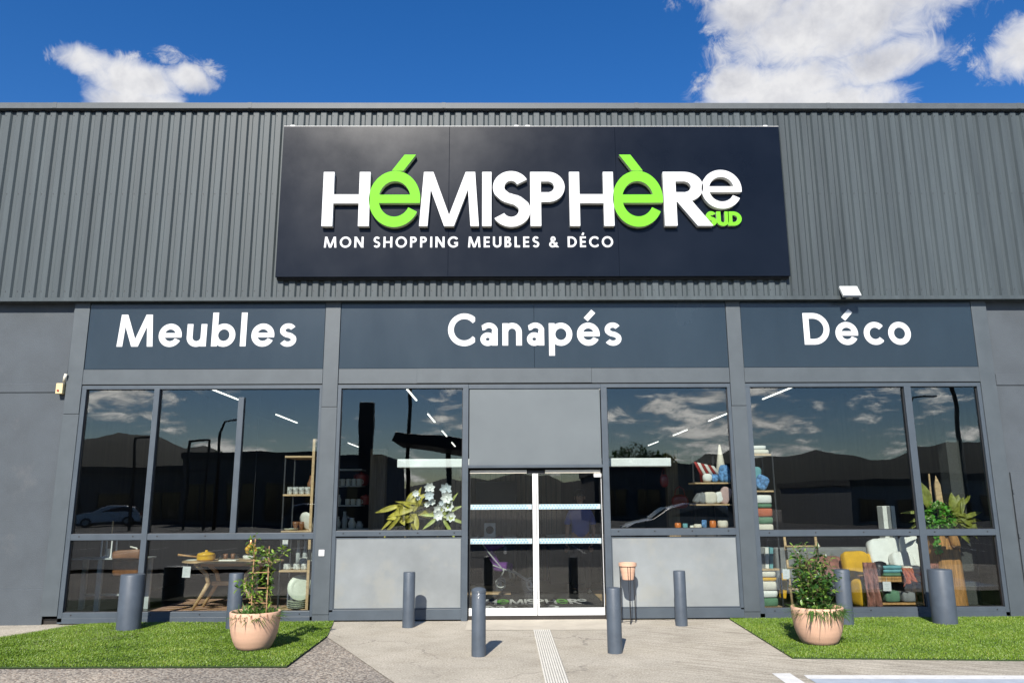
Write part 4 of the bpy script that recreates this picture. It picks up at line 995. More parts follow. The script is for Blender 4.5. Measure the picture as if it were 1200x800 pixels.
m_ = MB(); m_.lathe(-4.12, 1.0, [(.70, .735), (.73, .742), (.73, .762), (.715, .770)], 48, sx=1.05, sy=.52); m_.build('tabletop', M['oak'], T, smooth='auto')
for x0, x1, y in ((-4.48, -4.62, .80), (-3.80, -3.66, .80), (-4.48, -4.62, 1.22), (-3.80, -3.66, 1.22)):
    m_ = MB(); s_ = 1 if x1 > x0 else -1
    m_.tube([(x1 - s_ * .0, y, .735), (x0 + s_ * .02 - s_ * .06, y, .58), (x0 + (x1 - x0) * -.6, y, .44)], [.030, .032, .034], 8); m_.tube([(x0 + (x1 - x0) * -.6, y, .46), (x0, y, .30), (x1, y, .058)], [.034, .030, .020], 8)
    m_.build('leg', M['oak'], T, smooth=True)
m_ = MB(); m_.box(-4.42, -3.86, .98, 1.05, .40, .46); m_.box(-4.60, -3.68, .97, 1.05, .68, .733); m_.build('stretcher', M['oak'], T, bevel=.006)
m_ = MB(); m_.add([(-5.25, .30, .061), (-3.40, .30, .061), (-3.35, 2.3, .061), (-5.2, 2.3, .061)], [(0, 1, 2, 3)]); m_.box(-5.25, -3.40, .30, 2.3, .0582, .0605)
rg = solo(m_, 'rug', M['rug'], 'pinkish patterned rug under the pale oak display table', 'rug')
m_ = MB()
for k in range(7):
    y = .42 + .26 * k; m_.add([(-5.2, y, .0625), (-3.5, y, .0625), (-3.7, y + .10, .0625), (-5.0, y + .10, .0625)], [(0, 1, 2, 3)])
m_.build('rug_stripe', M['oak2'], rg)
ZT = .771
P0 = thing('saute_pan', 'yellow pan with its lid and a wooden handle on the oak table', 'pan', (-4.50, .82, ZT))
m_ = MB(); m_.lathe(-4.47, .82, [(.10, ZT), (.13, ZT + .02), (.135, ZT + .075), (.128, ZT + .078)], 32, (True, True)); m_.build('body', M['yel'], P0, smooth='auto')
m_ = MB(); m_.lathe(-4.47, .82, [(.136, ZT + .079), (.12, ZT + .11), (.05, ZT + .13), (.02, ZT + .135), (.02, ZT + .155), (.005, ZT + .158)], 32); m_.build('lid', M['yel'], P0, smooth=True)
m_ = MB(); m_.tube([(-4.59, .80, ZT + .06), (-4.72, .77, ZT + .075), (-4.86, .74, ZT + .095)], [.012, .013, .017], 8); m_.build('handle', M['oak2'], P0, smooth=True)
m_ = MB(); m_.lathe(-4.66, .88, [(.10, ZT), (.13, ZT + .015), (.12, ZT + .016), (.09, ZT + .006)], 32); solo(m_, 'plate', M['cer'], 'flat cream plate half under the yellow pan', 'plate', smooth=True)
m_ = MB(); m_.box(-4.24, -3.98, .70, .86, ZT, ZT + .02); solo(m_, 'serving_board', M['cer'], 'white serving board at the front of the oak table', 'tray', bevel=.006)
for k, (x, y) in enumerate(((-4.24, 1.0), (-4.14, 1.04), (-4.06, .96), (-4.30, .94))):
    t = MB(); t.lathe(x, y, [(.028, ZT), (.036, ZT + .09), (.034, ZT + .09), (.027, ZT + .006)], 20, (True, False)); solo(t, 'tumbler', M['leather'] if k < 2 else M['clearglass'], ('smoked brown tumbler nearest the yellow pan', 'smoked brown tumbler behind the serving board', 'clear tumbler nearest the yellow posy', 'clear tumbler between the pan and the smoked tumbler')[k], 'glass', 'tumblers on the oak table', smooth=True)
m_ = MB(); m_.lathe(-3.84, .86, [(.05, ZT), (.085, ZT + .03), (.09, ZT + .07), (.08, ZT + .075), (.05, ZT + .05)], 28); solo(m_, 'bowl', M['cer'], 'small white bowl holding the yellow flowers on the table', 'bowl', smooth=True)
FY = thing('yellow_posy', 'round yellow blooms standing in the small white bowl', 'flower', (-3.82, .88, ZT + .05))
m_ = MB()
for k in range(7): m_.pill((-3.82 + .055 * math.cos(k * .9), .88 + .04 * math.sin(k * .9), ZT + .13 + .035 * (k % 3)), (.085, .085, .075), 1.0, n=12, m=8, lump=.06)
m_.build('bloom', M['yel'], FY, smooth=True)
m_ = MB()
for k in range(5): m_.tube([(-3.84, .87, ZT + .05), (-3.82 + .04 * math.cos(k), .88 + .03 * math.sin(k), ZT + .13)], .004, 5)
m_.build('stem', M['stem'], FY)
m_ = MB()
for k in range(4): m_.lathe(-3.58, .92, [(.06, ZT + .012 * k), (.105, ZT + .012 * k + .012), (.10, ZT + .012 * k + .013), (.06, ZT + .012 * k + .006)], 28)
solo(m_, 'plate_stack', M['cer'], 'stack of white plates at the right end of the oak table', 'plates', smooth=True)
price_tag(-4.62, .50, .56, 'white price tag hanging from the front left edge of the oak table', .115, .155)
price_tag(-3.16, .32, 1.0, 'white price tag stuck high beside the slim wooden shelf', .08, .12)
PC = thing('pendant_lamp', 'small copper pendant lamp hanging above the oak table', 'lamp', (-4.02, 1.5, 1.0))
m_ = MB(); m_.lathe(-4.02, 1.5, [(.055, .92), (.05, 1.0), (.03, 1.06), (.012, 1.08)], 24, (False, True)); m_.build('lamp_shade', M['copper'], PC, smooth=True)
m_ = MB(); m_.tube([(-4.02, 1.5, 1.08), (-4.02, 1.5, 3.9)], .004, 6); m_.build('cord', M['blk'], PC)
# desk, lantern and leather bag at the far left
DK = thing('side_table', 'narrow console table with a pale post leg at the far left', 'table', (-5.95, .95, .058))
m_ = MB(); m_.box(-6.45, -5.35, .75, 1.15, .80, .822); m_.build('tabletop', M['pl'], DK, bevel=.004)
for x, y in ((-6.02, .80), (-5.42, 1.1), (-6.4, 1.1)):
    m_ = MB(); m_.box(x - .035, x + .035, y - .03, y + .03, .058, .80); m_.build('leg', M['pl'], DK, bevel=.004)
m_ = MB(); m_.box(-6.4, -5.4, 1.09, 1.11, .25, .28); m_.build('stretcher', M['pl'], DK)
LN = thing('lantern', 'square white lantern with glass sides standing on the console table', 'lantern', (-5.98, .92, .823))
m_ = MB()
for dx in (-.075, .075):
    for dy in (-.075, .075): m_.box(-5.98 + dx - .008, -5.98 + dx + .008, .92 + dy - .008, .92 + dy + .008, .823, 1.12)
m_.box(-6.065, -5.895, .835, 1.005, .8235, .84); m_.box(-6.075, -5.885, .825, 1.015, 1.121, 1.15); m_.build('frame', M['whitebox'], LN)
m_ = MB(); m_.lathe(-5.98, .92, [(.035, .841), (.035, .95), (.004, .955)], 20); m_.build('candle', M['cer'], LN)
m_ = MB(); m_.tube([(-5.96, .92, 1.15), (-5.96, .92, 1.36)], .012, 8); m_.build('handle', M['oak'], LN)
BG = thing('leather_bag', 'brown leather bag with a pale strap on the console table end', 'bag', (-5.55, .70, .55))
m_ = MB(); m_.pill((-5.56, .66, .76), (.42, .13, .36), .35, ry=-.06, n=28, m=16, lump=.012); m_.build('body', M['leather'], BG, smooth=True)
m_ = MB(); m_.pill((-5.56, .62, .87), (.41, .10, .16), .35, ry=-.06, n=24, m=10); m_.build('flap', M['leather'], BG, smooth=True)
m_ = MB(); m_.tube([(-5.37, .62, .58), (-5.35, .60, .72), (-5.36, .62, .88), (-5.45, .66, .97), (-5.55, .68, .99)], .012, 6); m_.build('strap', M['cer'], BG, smooth=True)
m_ = MB(); m_.tube([(-5.56, .66, .99), (-5.56, .66, 1.10)], .004, 5); m_.box(-5.75, -5.35, .655, .665, 1.10, 1.112); m_.build('hook', M['blk'], BG)
# slim timber shelf by the second pilaster
SH = thing('display_shelf', 'slim pale timber shelf unit with black posts beside the second pilaster', 'shelf', (-3.0, .72, .058))
m_ = MB(); m_.box(-2.855, -2.815, .42, .47, .058, 2.55); m_.build('upright', M['oak'], SH, bevel=.003)
m_ = MB(); m_.box(-2.855, -2.815, .95, 1.0, .058, 2.55); m_.build('upright', M['oak'], SH, bevel=.003)
for y in (.43, .97):
    m_ = MB(); m_.box(-3.262, -3.242, y, y + .02, .058, 2.31); m_.build('post', M['blk'], SH)
SZ = (.12, .66, 1.215, 1.74, 2.30)
for z in SZ:
    m_ = MB(); m_.box(-3.26, -2.857, .42, 1.0, z - .028, z); m_.build('shelf_board', M['oak'], SH, bevel=.003)
M['pat'] = pm('floral_ceramic', (.62, .50, .42), .35, var=.55, scale=26)
def mug(x, y, z, r, h, mat, label, grp):
    t = thing('mug', label, 'mug', (x, y, z), grp)
    m_ = MB(); m_.lathe(x, y, [(r * .85, z), (r, z + .01), (r, z + h), (r * .92, z + h), (r * .88, z + .012)], 24, (True, False)); m_.build('body', mat, t, smooth='auto')
    m_ = MB(); m_.tube([(x + r * .95, y, z + h * .8), (x + r * 1.5, y, z + h * .75), (x + r * 1.55, y, z + h * .35), (x + r * .95, y, z + h * .22)], r * .13, 6); m_.build('handle', mat, t, smooth=True)
for k in range(4):
    for j in range(2): mug(-3.18 + .09 * k, .50 + .12 * j, 1.741, .038, .105, M['pat'], ('first', 'second', 'third', 'fourth')[k] + ' floral mug from the left in the ' + ('front', 'back')[j] + ' row on the slim timber shelf', 'floral mugs on the slim shelf')
for k, (x, r) in enumerate(((-3.17, .06), (-3.03, .058), (-2.92, .05))): mug(x, .54, .661, r, .085, M['pat'], ('widest floral cup at the left of', 'middle floral cup on', 'smallest floral cup at the right of')[k] + ' the lower slim shelf board', 'floral cups on the lower shelf board')
mug(-2.96, .66, .661, .07, .16, M['pat'], 'tall floral jug behind the cups on the lower shelf board', None)
m_ = MB(); m_.lathe(-3.15, .55, [(.07, 1.216), (.10, 1.235), (.11, 1.245), (.10, 1.243), (.06, 1.225)], 28); solo(m_, 'plate', M['sage'], 'flat sage plate at the left of the middle shelf board', 'plate', smooth=True)
for k, x in enumerate((-3.10, -3.02, -3.06)):
    m_ = MB(); m_.lathe(x, .62 + .03 * k, [(.025, 1.216), (.03, 1.26), (.045, 1.30), (.047, 1.34), (.043, 1.34), (.04, 1.30)], 20, (True, False)); solo(m_, 'goblet', M['leather'], ('leftmost', 'rightmost', 'middle')[k] + ' smoky brown goblet of three on the middle slim shelf board', 'glass', 'smoky goblets on the slim shelf', smooth=True)
m_ = MB(); m_.lathe(0, 0, [(.02, 0), (.10, .01), (.15, .025), (.145, .03), (.08, .016), (.01, .012)], 32)
m_.v = [tuple(Matrix.Translation((-2.94, .60, 1.33)) @ Matrix.Rotation(R(-68), 4, 'X') @ Matrix.Rotation(R(28), 4, 'Y') @ Vector(p)) for p in m_.v]; solo(m_, 'plate', M['cer'], 'cream plate leaning upright on the middle shelf board', 'plate', smooth=True)
m_ = MB()
for k in range(4): m_.lathe(-2.99, .52, [(.09, .121 + .028 * k), (.145, .14 + .028 * k), (.15, .148 + .028 * k), (.10, .130 + .028 * k)], 32)
solo(m_, 'plate_stack', M['sage'], 'stack of sage plates on the lowest shelf board', 'plates', smooth=True)
m_ = MB(); m_.lathe(0, 0, [(.02, 0), (.12, .012), (.185, .035), (.18, .042), (.11, .022), (.085, .028), (.01, .024)], 40)
m_.v = [tuple(Matrix.Translation((-2.97, .56, .40)) @ Matrix.Rotation(R(74), 4, 'X') @ Matrix.Rotation(R(14), 4, 'Y') @ Vector(p)) for p in m_.v]; solo(m_, 'plate', M['sage'], 'large sage plate standing upright above its stack on the lowest board', 'plate', smooth=True)
for k, x in enumerate((-3.10, -3.0, -2.92)):
    m_ = MB(); m_.lathe(x, .85, [(.032, .661), (.034, .88), (.02, .93), (.02, 1.05), (.026, 1.06)], 18); solo(m_, 'bottle', M['pl'], ('leftmost', 'middle', 'rightmost')[k] + ' tall grey bottle of three behind the floral cups', 'bottle', 'grey bottles on the slim shelf', smooth=True)
m_ = MB(); m_.box(-3.22, -2.95, .78, .90, .121, .45); solo(m_, 'storage_box', pm('slate_box', (.12, .13, .16), .6), 'slate grey box behind the sage plates', 'box', bevel=.006)
m_ = MB(); m_.lathe(-2.92, .72, [(.05, 1.741), (.06, 1.9), (.03, 1.98), (.03, 2.02)], 20); solo(m_, 'carafe', M['leather'], 'brown carafe behind the floral mugs', 'carafe', smooth=True)

# ------------------------------------------------------------------ window left of the door: shelf, bouquet
WP = thing('display_column', 'plain timber clad column inside the window left of the door', 'column', (-2.36, 3.6, .058))
m_ = MB(); m_.box(-2.52, -2.23, 3.55, 3.8, .058, 2.62); m_.build('timber_panel', pm('grey_oak_panel', (.20, .15, .10), .6, var=.2, scale=3, stretch=(10, 10, .6)), WP)
KS = thing('kitchen_shelf', 'dark shelf of crockery at the edge of the window left of the door', 'shelf', (-3.05, 3.7, .058))
for z in (1.15, 1.58, 1.94, 2.24):
    m_ = MB(); m_.box(-3.45, -2.50 if z < 1.5 else -2.66, 3.5, 3.95, z - .025, z); m_.build('shelf_board', M['pl'], KS)
for x in (-3.44, -2.52):
    m_ = MB(); m_.box(x - .015, x + .015, 3.92, 3.95, .058, 2.26); m_.build('post', M['blk'], KS)
for k in range(5): mug(-3.14 + .105 * k, 3.62, 1.941, .045, .12, M['cer'], ('first', 'second', 'third', 'fourth', 'fifth')[k] + ' white mug from the left on the upper kitchen shelf board', 'white mugs on the kitchen shelf')
for k in range(3): mug(-2.93 + .105 * k, 3.62, 1.581, .045, .11, M['cer'], ('left', 'centre', 'right')[k] + ' white cup of three on the middle kitchen shelf board', 'white cups on the kitchen shelf')
for k, (x, z, h, w2) in enumerate(((-3.11, 1.151, .22, .06), (-2.98, 1.151, .31, .055), (-2.84, 1.151, .19, .075), (-2.70, 1.151, .13, .075), (-3.11, 1.581, .19, .055))):
    m_ = MB(); m_.lathe(x, 3.65, [(w2 * .8, z), (w2, z + h * .5), (w2 * .5, z + h * .85), (w2 * .6, z + h)], 20); solo(m_, 'jar', M['pl'] if k % 2 else M['cer'], ('short', 'tall', 'squat', 'low', 'small')[k] + (' grey' if k % 2 else ' white') + ' jar ' + ('at the left end of', 'second from left on', 'in the middle of', 'at the right end of', 'left of the cups above')[k] + ' the lowest kitchen shelf board', 'jar', smooth=True)
for k, (x, z, sz, lab) in enumerate(((-2.72, 1.941, .26, 'dark red casserole on the upper kitchen shelf board'), (-2.62, 1.581, .20, 'dark red pot on the middle kitchen shelf board'))):
    t = thing('casserole', lab, 'pot', (x, 3.78, z))
    m_ = MB(); m_.lathe(x, 3.78, [(sz * .45, z), (sz * .55, z + sz * .15), (sz * .55, z + sz * .7), (sz * .5, z + sz * .72)], 28, (True, True)); m_.build('body', M['redc'], t, smooth='auto')
    m_ = MB(); m_.lathe(x, 3.78, [(sz * .56, z + sz * .72), (sz * .4, z + sz * .86), (.02, z + sz * .92), (.02, z + sz * 1.02)], 28); m_.build('lid', M['redc'], t, smooth=True)
M['yleaf'] = pm('yellow_ribbon_leaf', (.42, .36, .05), .5, var=.25, scale=8); M['spike'] = pm('pale_green_spike_leaf', (.32, .36, .07), .45, var=.2, scale=10); M['petal'] = pm('white_petal', (.80, .80, .76), .6, var=.03); M['petalb'] = pm('pale_blue_petal', (.64, .68, .70), .6, var=.05)
Y1 = thing('artificial_plant', 'yellow leaved artificial plant drooping in the window left of the door', 'plant', (-1.45, .55, 1.0))
m_ = MB()
for k in range(44):
    a = R((205, 180, 235, 265, 285, 10, 150, 95, 60, 190, 30, 215, 250)[k % 13] + rnd(-14, 14)); ln = rnd(.16, .38) * (.7 if math.sin(a) > .5 else 1)
    m_.leaf((-1.45 + rnd(-.17, .17), .48 + .02 * (k % 7), 1.48 + rnd(-.13, .13)), (math.cos(a), -.3 + .14 * (k % 4), math.sin(a) + rnd(-.1, .25)), (rnd(-.7, .7), -.8, rnd(-.2, .6)), ln, rnd(.035, .10), rnd(-.5, 1.2), 8)
m_.build('leaf', M['yleaf'], Y1, smooth=True)
m_ = MB(); m_.tube([(-1.46, .56, 1.0), (-1.46, .54, 1.5)], .012, 6); m_.build('stem', M['stem'], Y1)
V1 = thing('vase', 'clear glass vase holding the white flowers left of the door', 'vase', (-.98, .55, 1.0))
m_ = MB(); m_.lathe(-.98, .55, [(.055, 1.0), (.06, 1.05), (.05, 1.30), (.065, 1.38), (.06, 1.38), (.045, 1.3)], 24, (True, False)); m_.build('body', M['clearglass'], V1, smooth=True)
W1 = thing('white_bouquet', 'bouquet of white flowers with spiky leaves in the glass vase', 'flowers', (-.98, .55, 1.05))
st, pe, pb, sp_ = MB(), MB(), MB(), MB()
for k, (x, z, r_, b) in enumerate(((-1.30, 1.74, .05, 0), (-1.27, 1.68, .035, 0), (-1.10, 1.82, .075, 0), (-1.10, 1.71, .07, 1), (-1.06, 1.62, .05, 0), (-.86, 1.80, .085, 1), (-.84, 1.68, .085, 0), (-.82, 1.56, .08, 0), (-.96, 1.50, .075, 0), (-.96, 1.42, .07, 0), (-.78, 1.40, .07, 0), (-1.14, 1.58, .04, 0), (-.92, 1.60, .04, 1))):
    cz_ = Vector((x, .46 + .03 * (k % 3), z)); st.tube([(-.98, .55, 1.1), (-.98 + (x + .98) * .4, .53, 1.1 + (z - 1.1) * .6), tuple(cz_ + Vector((0, .02, 0)))], .0045, 5)
    for j in range(7):
        a = j * 2 * math.pi / 7 + k; (pb if b else pe).leaf(cz_, (math.cos(a), -.45, math.sin(a)), (0, -1, 0), r_ * 1.5, r_ * .80, -.35, 4)
    (pb if b else pe).pill(cz_ - Vector((0, .02, 0)), (r_ * .5, r_ * .4, r_ * .5), 1, n=8, m=6)
for (dx, dz, ln) in ((.55, .75, .42), (.75, .35, .36), (.85, -.25, .42), (.5, -.75, .42), (-.7, -.5, .34), (-.9, .05, .3), (.3, .95, .3)):
    sp_.leaf((-.93, .49, 1.42), (dx, -.2, dz), (0, -1, .2), ln, .055, .15, 6)
st.build('stem', M['stem'], W1); pe.build('petal', M['petal'], W1, smooth=True); pb.build('petal', M['petalb'], W1, smooth=True); sp_.build('leaf', M['spike'], W1, smooth=True)
PT = thing('display_counter', 'low dark counter under the bouquet left of the door', 'counter', (-1.3, .7, .058))
m_ = MB(); m_.box(-1.85, -.62, .42, .95, .95, 1.0); m_.build('counter_top', M['swall'], PT, bevel=.004)
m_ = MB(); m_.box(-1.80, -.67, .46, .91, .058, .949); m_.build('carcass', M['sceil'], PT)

# ------------------------------------------------------------------ window right of the door
TP = thing('display_column', 'brown timber column inside the window right of the door', 'column', (3.02, 2.9, .058))
m_ = MB(); m_.box(2.93, 3.13, 2.8, 3.0, .058, 2.52); m_.build('timber_panel', pm('brown_oak_panel', (.22, .155, .08), .6, var=.22, scale=3, stretch=(10, 10, .6)), TP)
m_ = MB(); m_.box(3.131, 4.0, 2.84, 2.96, .058, 2.36); m_.build('side_panel', M['swall'], TP)
SR = thing('display_shelf', 'black post shelf of cushions in the window right of the door', 'shelf', (3.15, .85, .058))
for z in (1.20, 1.565, 1.885):
    m_ = MB(); m_.box(2.55 if z < 1.5 else 2.90, 3.44, .62, 1.05, z - .022, z); m_.build('shelf_board', M['oak'], SR, bevel=.003)
for x in (2.98, 3.30):
    m_ = MB(); m_.box(x - .012, x + .012, 1.03, 1.055, .058, 2.3); m_.build('post', M['blk'], SR)
M['strw'] = pm('striped_cotton_white', (.70, .67, .62), .9, var=.05); M['strr'] = pm('striped_cotton_red', (.30, .03, .025), .9, var=.1); M['bluefab'] = pm('blue_mottled_fabric', (.10, .22, .42), .85, var=.5, scale=24); M['pinkf'] = pm('dusty_pink_fabric', (.48, .33, .31), .9, var=.08); M['mustard'] = pm('mustard_fabric', (.66, .36, .012), .9, var=.08, bump=.3, bscale=220)
M['creamf'] = pm('cream_fabric', (.66, .60, .50), .9, var=.07, bump=.3, bscale=200); M['whitef'] = pm('white_cushion_fabric', (.72, .71, .67), .9, var=.04, bump=.3, bscale=200); M['greyf'] = pm('grey_fabric', (.20, .20, .20), .9, var=.1); M['teal'] = pm('teal_fabric', (.14, .33, .36), .9, var=.1); M['rust'] = pm('rust_fabric', (.42, .10, .04), .9, var=.1); M['green2'] = pm('dull_green_fabric', (.10, .20, .12), .9, var=.12); M['brownf'] = pm('dusky_brown_fabric', (.24, .10, .075), .9, var=.38, scale=11); M['orangef'] = pm('orange_ceramic', (.60, .17, .03), .4)
SB = thing('deck_chair', 'red and white striped canvas seat leaning on the top shelf board', 'chair', (3.05, .72, 1.886))
for k in range(6):
    m_ = MB(); x0 = 2.90 + .052 * k; m_.add([(x0, .64, 2.20 - .012 * k), (x0 + .052, .64, 2.188 - .012 * k), (x0 + .052 + .10, .74, 2.02), (x0 + .10, .74, 2.03), (x0 + .14 - .012 * k, .84, 1.89), (x0 + .185 - .012 * k, .84, 1.89)], [(0, 1, 2, 3), (3, 2, 5, 4)])
    o = m_.build('canvas_stripe', M['strr'] if k % 2 == 0 else M['strw'], SB, smooth=True); sm_ = o.modifiers.new('solid', 'SOLIDIFY'); sm_.thickness = .006
m_ = MB(); m_.pill((3.11, .70, 1.955), (.15, .12, .13), .8, lump=.03); solo(m_, 'cushion', M['whitef'], 'small white cushion in front of the striped canvas', 'cushion', smooth=True)
m_ = MB(); m_.pill((3.22, .70, 1.95), (.12, .10, .12), .8, lump=.03); solo(m_, 'cushion', M['bluefab'], 'small blue mottled cushion beside the white one on the top board', 'cushion', smooth=True)
m_ = MB(); m_.lathe(3.385, .74, [(.075, 1.886), (.095, 1.95), (.09, 2.05), (.07, 2.12), (.045, 2.15)], 24); solo(m_, 'vase', M['bluefab'], 'blue mottled vase at the right end of the top shelf board', 'vase', smooth=True)
m_ = MB(); m_.lathe(3.37, .86, [(.075, 1.886), (.085, 2.0), (.05, 2.25), (.012, 2.47)], 20); solo(m_, 'parasol', M['creamf'], 'furled cream parasol standing behind the blue vase', 'parasol', smooth=True)
for k, (x, y, z, sz, ma, ry, lab) in enumerate((
    (3.02, .72, 1.65, (.12, .20, .17), 'greyf', .5, 'grey cushion at the left of the middle shelf board'), (2.95, .74, 1.65, (.08, .2, .17), 'greyf', .6, 'thin grey cushion leaning at the far left of the middle board'),
    (3.13, .68, 1.655, (.19, .14, .18), 'creamf', .0, 'cream cushion in the middle of the middle shelf board'), (3.26, .70, 1.66, (.16, .12, .16), 'whitef', -.4, 'white cushion leaning to the right on the middle board'), (3.36, .70, 1.69, (.17, .12, .26), 'pinkf', .45, 'dusty pink wing shaped cushion on the middle board'))):
    m_ = MB(); m_.pill((x, y, z), sz, .5, ry=ry, lump=.02); solo(m_, 'cushion', M[ma], lab, 'cushion', smooth=True)
for k, (x, w_, h, ma, lab) in enumerate(((2.63, .10, .09, 'orangef', 'orange pot on the lowest board right of the door'), (2.74, .08, .08, 'teal', 'teal pot beside the orange pot'), (2.93, .12, .07, 'creamf', 'cream dish in the middle of the lowest board'), (3.03, .08, .13, 'bluefab', 'blue jar on the lowest board'), (3.16, .10, .12, 'orangef', 'orange round jar beside the blue jar'), (3.31, .16, .12, 'creamf', 'cream basket at the right end of the lowest board'), (2.84, .06, .05, 'cer', 'tiny white dish between the teal pot and cream dish'))):
    m_ = MB(); m_.lathe(x, .72, [(w_ * .4, 1.201), (w_ * .5, 1.201 + h * .4), (w_ * .47, 1.201 + h * .9), (w_ * .38, 1.201 + h)], 20); solo(m_, 'jar', M[ma], lab, 'jar', smooth=True)
HB = thing('handbag', 'red round handbag hanging in front of the brown timber column', 'bag', (3.1, 2.6, 1.49))
m_ = MB(); m_.pill((3.10, 2.6, 1.61), (.30, .11, .24), .75, lump=.01); m_.build('body', M['redc'], HB, smooth=True)
m_ = MB(); m_.tube([(3.01, 2.6, 1.70), (3.03, 2.6, 1.82), (3.10, 2.6, 1.87), (3.17, 2.6, 1.82), (3.19, 2.6, 1.70)], .011, 6); m_.build('handle', M['redc'], HB, smooth=True)
HB2 = thing('handbag', 'small dull red pouch hanging left of the brown timber column', 'bag', (2.84, 2.62, 1.87))
m_ = MB(); m_.pill((2.84, 2.62, 1.97), (.15, .09, .22), .7, lump=.02); m_.build('body', M['redc'], HB2, smooth=True)
m_ = MB(); m_.tube([(2.79, 2.62, 2.06), (2.84, 2.62, 2.2), (2.89, 2.62, 2.06)], .006, 5); m_.build('strap', M['redc'], HB2)

# ------------------------------------------------------------------ right window display
S3 = thing('display_shelf', 'timber shelf of folded textiles at the left of the right window', 'shelf', (3.85, .75, .058))
for z in (.10, .63, 1.13, 1.76, 2.30):
    m_ = MB(); m_.box(3.60, 4.06, .50, 1.0, z - .025, z); m_.build('shelf_board', M['oak'], S3, bevel=.003)
for y in (.50, .98):
    m_ = MB(); m_.box(4.045, 4.065, y - .022, y - .002, .058, 2.33); m_.build('post', M['blk'], S3)
    m_ = MB(); m_.box(3.60, 3.62, y - .022, y - .002, .058, 2.33); m_.build('post', M['blk'], S3)
def folded(x, y, z, sx, sy, h, ma, lab, grp=None, e=.28):
    m_ = MB(); m_.pill((x, y, z + h / 2), (sx, sy, h), e, rz=rnd(-.05, .05), n=24, m=10, lump=.012); return solo(m_, 'folded_textile', M[ma], lab, 'textile', grp, smooth=True)
folded(3.84, .70, 2.301, .40, .36, .07, 'creamf', 'cream throw at the bottom of the top board pile'); folded(3.82, .70, 2.372, .36, .34, .06, 'strw', 'pale throw at the top of the top board pile')
m_ = MB(); m_.pill((3.83, .66, 2.02), (.18, .14, .20), .6, ry=.1, lump=.02); solo(m_, 'cushion', M['teal'], 'pale teal cushion standing on the second board of the right window shelf', 'cushion', smooth=True)
m_ = MB(); m_.pill((3.90, .60, 1.88), (.20, .14, .22), .6, ry=.5, lump=.02); solo(m_, 'cushion', M['bluefab'], 'blue patterned cushion leaning below the pale teal cushion', 'cushion', smooth=True)
for z, h, ma, lab in ((1.131, .14, 'creamf', 'cream cushion at the bottom of the middle board pile'), (1.272, .10, 'green2', 'dull green throw in the middle board pile'), (1.373, .13, 'rust', 'rust red cushion in the middle board pile'), (1.505, .06, 'green2', 'thin green throw under the topmost cream cushion'), (1.567, .13, 'whitef', 'pale cream cushion topmost on the middle board pile')): folded(3.86, .68, z, .34, .30, h, ma, lab)
for k in range(5):
    m_ = MB(); m_.obox((3.70 + .065 * k, .66, .631 + .15), (.052, .20, .30), ry=.03 * k - .04); solo(m_, 'book', M[('cer', 'sage', 'greyf', 'whitef', 'teal')[k]], ('cream', 'sage', 'dark grey', 'white', 'teal')[k] + ' upright book on the lower board of the textile shelf', 'book', bevel=.003)
for z, h, ma, lab in ((.101, .12, 'green2', 'green cushion lowest in the bottom board pile'), (.223, .10, 'whitef', 'white folded throw above the green cushion'), (.325, .13, 'creamf', 'cream patterned throw in the bottom board pile'), (.457, .05, 'mustard', 'thin mustard cloth in the bottom board pile'), (.509, .09, 'creamf', 'pale throw topmost in the bottom board pile')): folded(3.82, .68, z, .38, .34, h, ma, lab)
LD = thing('wooden_ladder', 'light wooden ladder leaning behind the bush in the right window', 'ladder', (4.2, .5, .058))
m_ = MB(); m_.tube([(4.17, .42, .058), (4.16, .52, 1.10)], .020, 8); m_.build('rail', M['oak'], LD, smooth=True)
m_ = MB(); m_.tube([(4.62, .42, .058), (4.62, .52, 1.10)], .020, 8); m_.build('rail', M['oak'], LD, smooth=True)
for z in (.35, .65, .95):
    m_ = MB(); m_.tube([(4.14, .45, z), (4.65, .45, z)], .014, 8); m_.build('rung', M['oak'], LD, smooth=True)
m_ = MB(); m_.obox((4.13, .62, .38), (.10, .06, .36), ry=.16); solo(m_, 'bolster', M['mustard'], 'narrow mustard bolster standing by the wooden ladder', 'cushion', bevel=.02)
price_tag(4.09, .36, .50, 'white price tag with a dark mark hanging on the wooden ladder', .10, .14)
for k, (x, y, z, sz, ma, rx, rz, lab) in enumerate((
    (5.42, 1.05, .62, (.46, .17, .44), 'mustard', -.22, .25, 'bright mustard cushion leaning behind the low bench'), (5.74, 1.12, .60, (.42, .16, .40), 'mustard', -.2, -.15, 'second mustard cushion partly behind the bright one'), (5.36, .72, .26, (.30, .30, .40), 'mustard', 0, .2, 'mustard throw hanging down at the left of the bench'),
    (6.00, 1.15, .70, (.66, .20, .66), 'whitef', -.28, .12, 'large white cushion behind the pile of textiles'), (6.36, 1.05, .72, (.46, .18, .70), 'whitef', -.2, -.35, 'tall white cushion beside the central mullion'), (6.12, .95, .60, (.40, .16, .48), 'whitef', -.35, .2, 'small white cushion before the large white one'), (5.05, 1.3, .55, (.55, .25, .40), 'brownf', -.3, 0, 'dusky brown cushion in the shade left of the mustard ones'))):
    m_ = MB(); m_.pill((x, y, z), sz, .45, rx=rx, rz=rz, lump=.02, n=28, m=16); solo(m_, 'cushion', M[ma], lab, 'cushion', smooth=True)
SO = thing('sofa', 'dark grey sofa in the shade behind the cushions of the right window', 'sofa', (5.5, 1.6, .058))
m_ = MB(); m_.box(4.5, 6.6, 1.25, 1.95, .16, .42); m_.build('seat', M['greyf'], SO, bevel=.04); m_ = MB(); m_.box(4.5, 6.6, 1.96, 2.15, .16, .85); m_.build('backrest', M['greyf'], SO, bevel=.04)
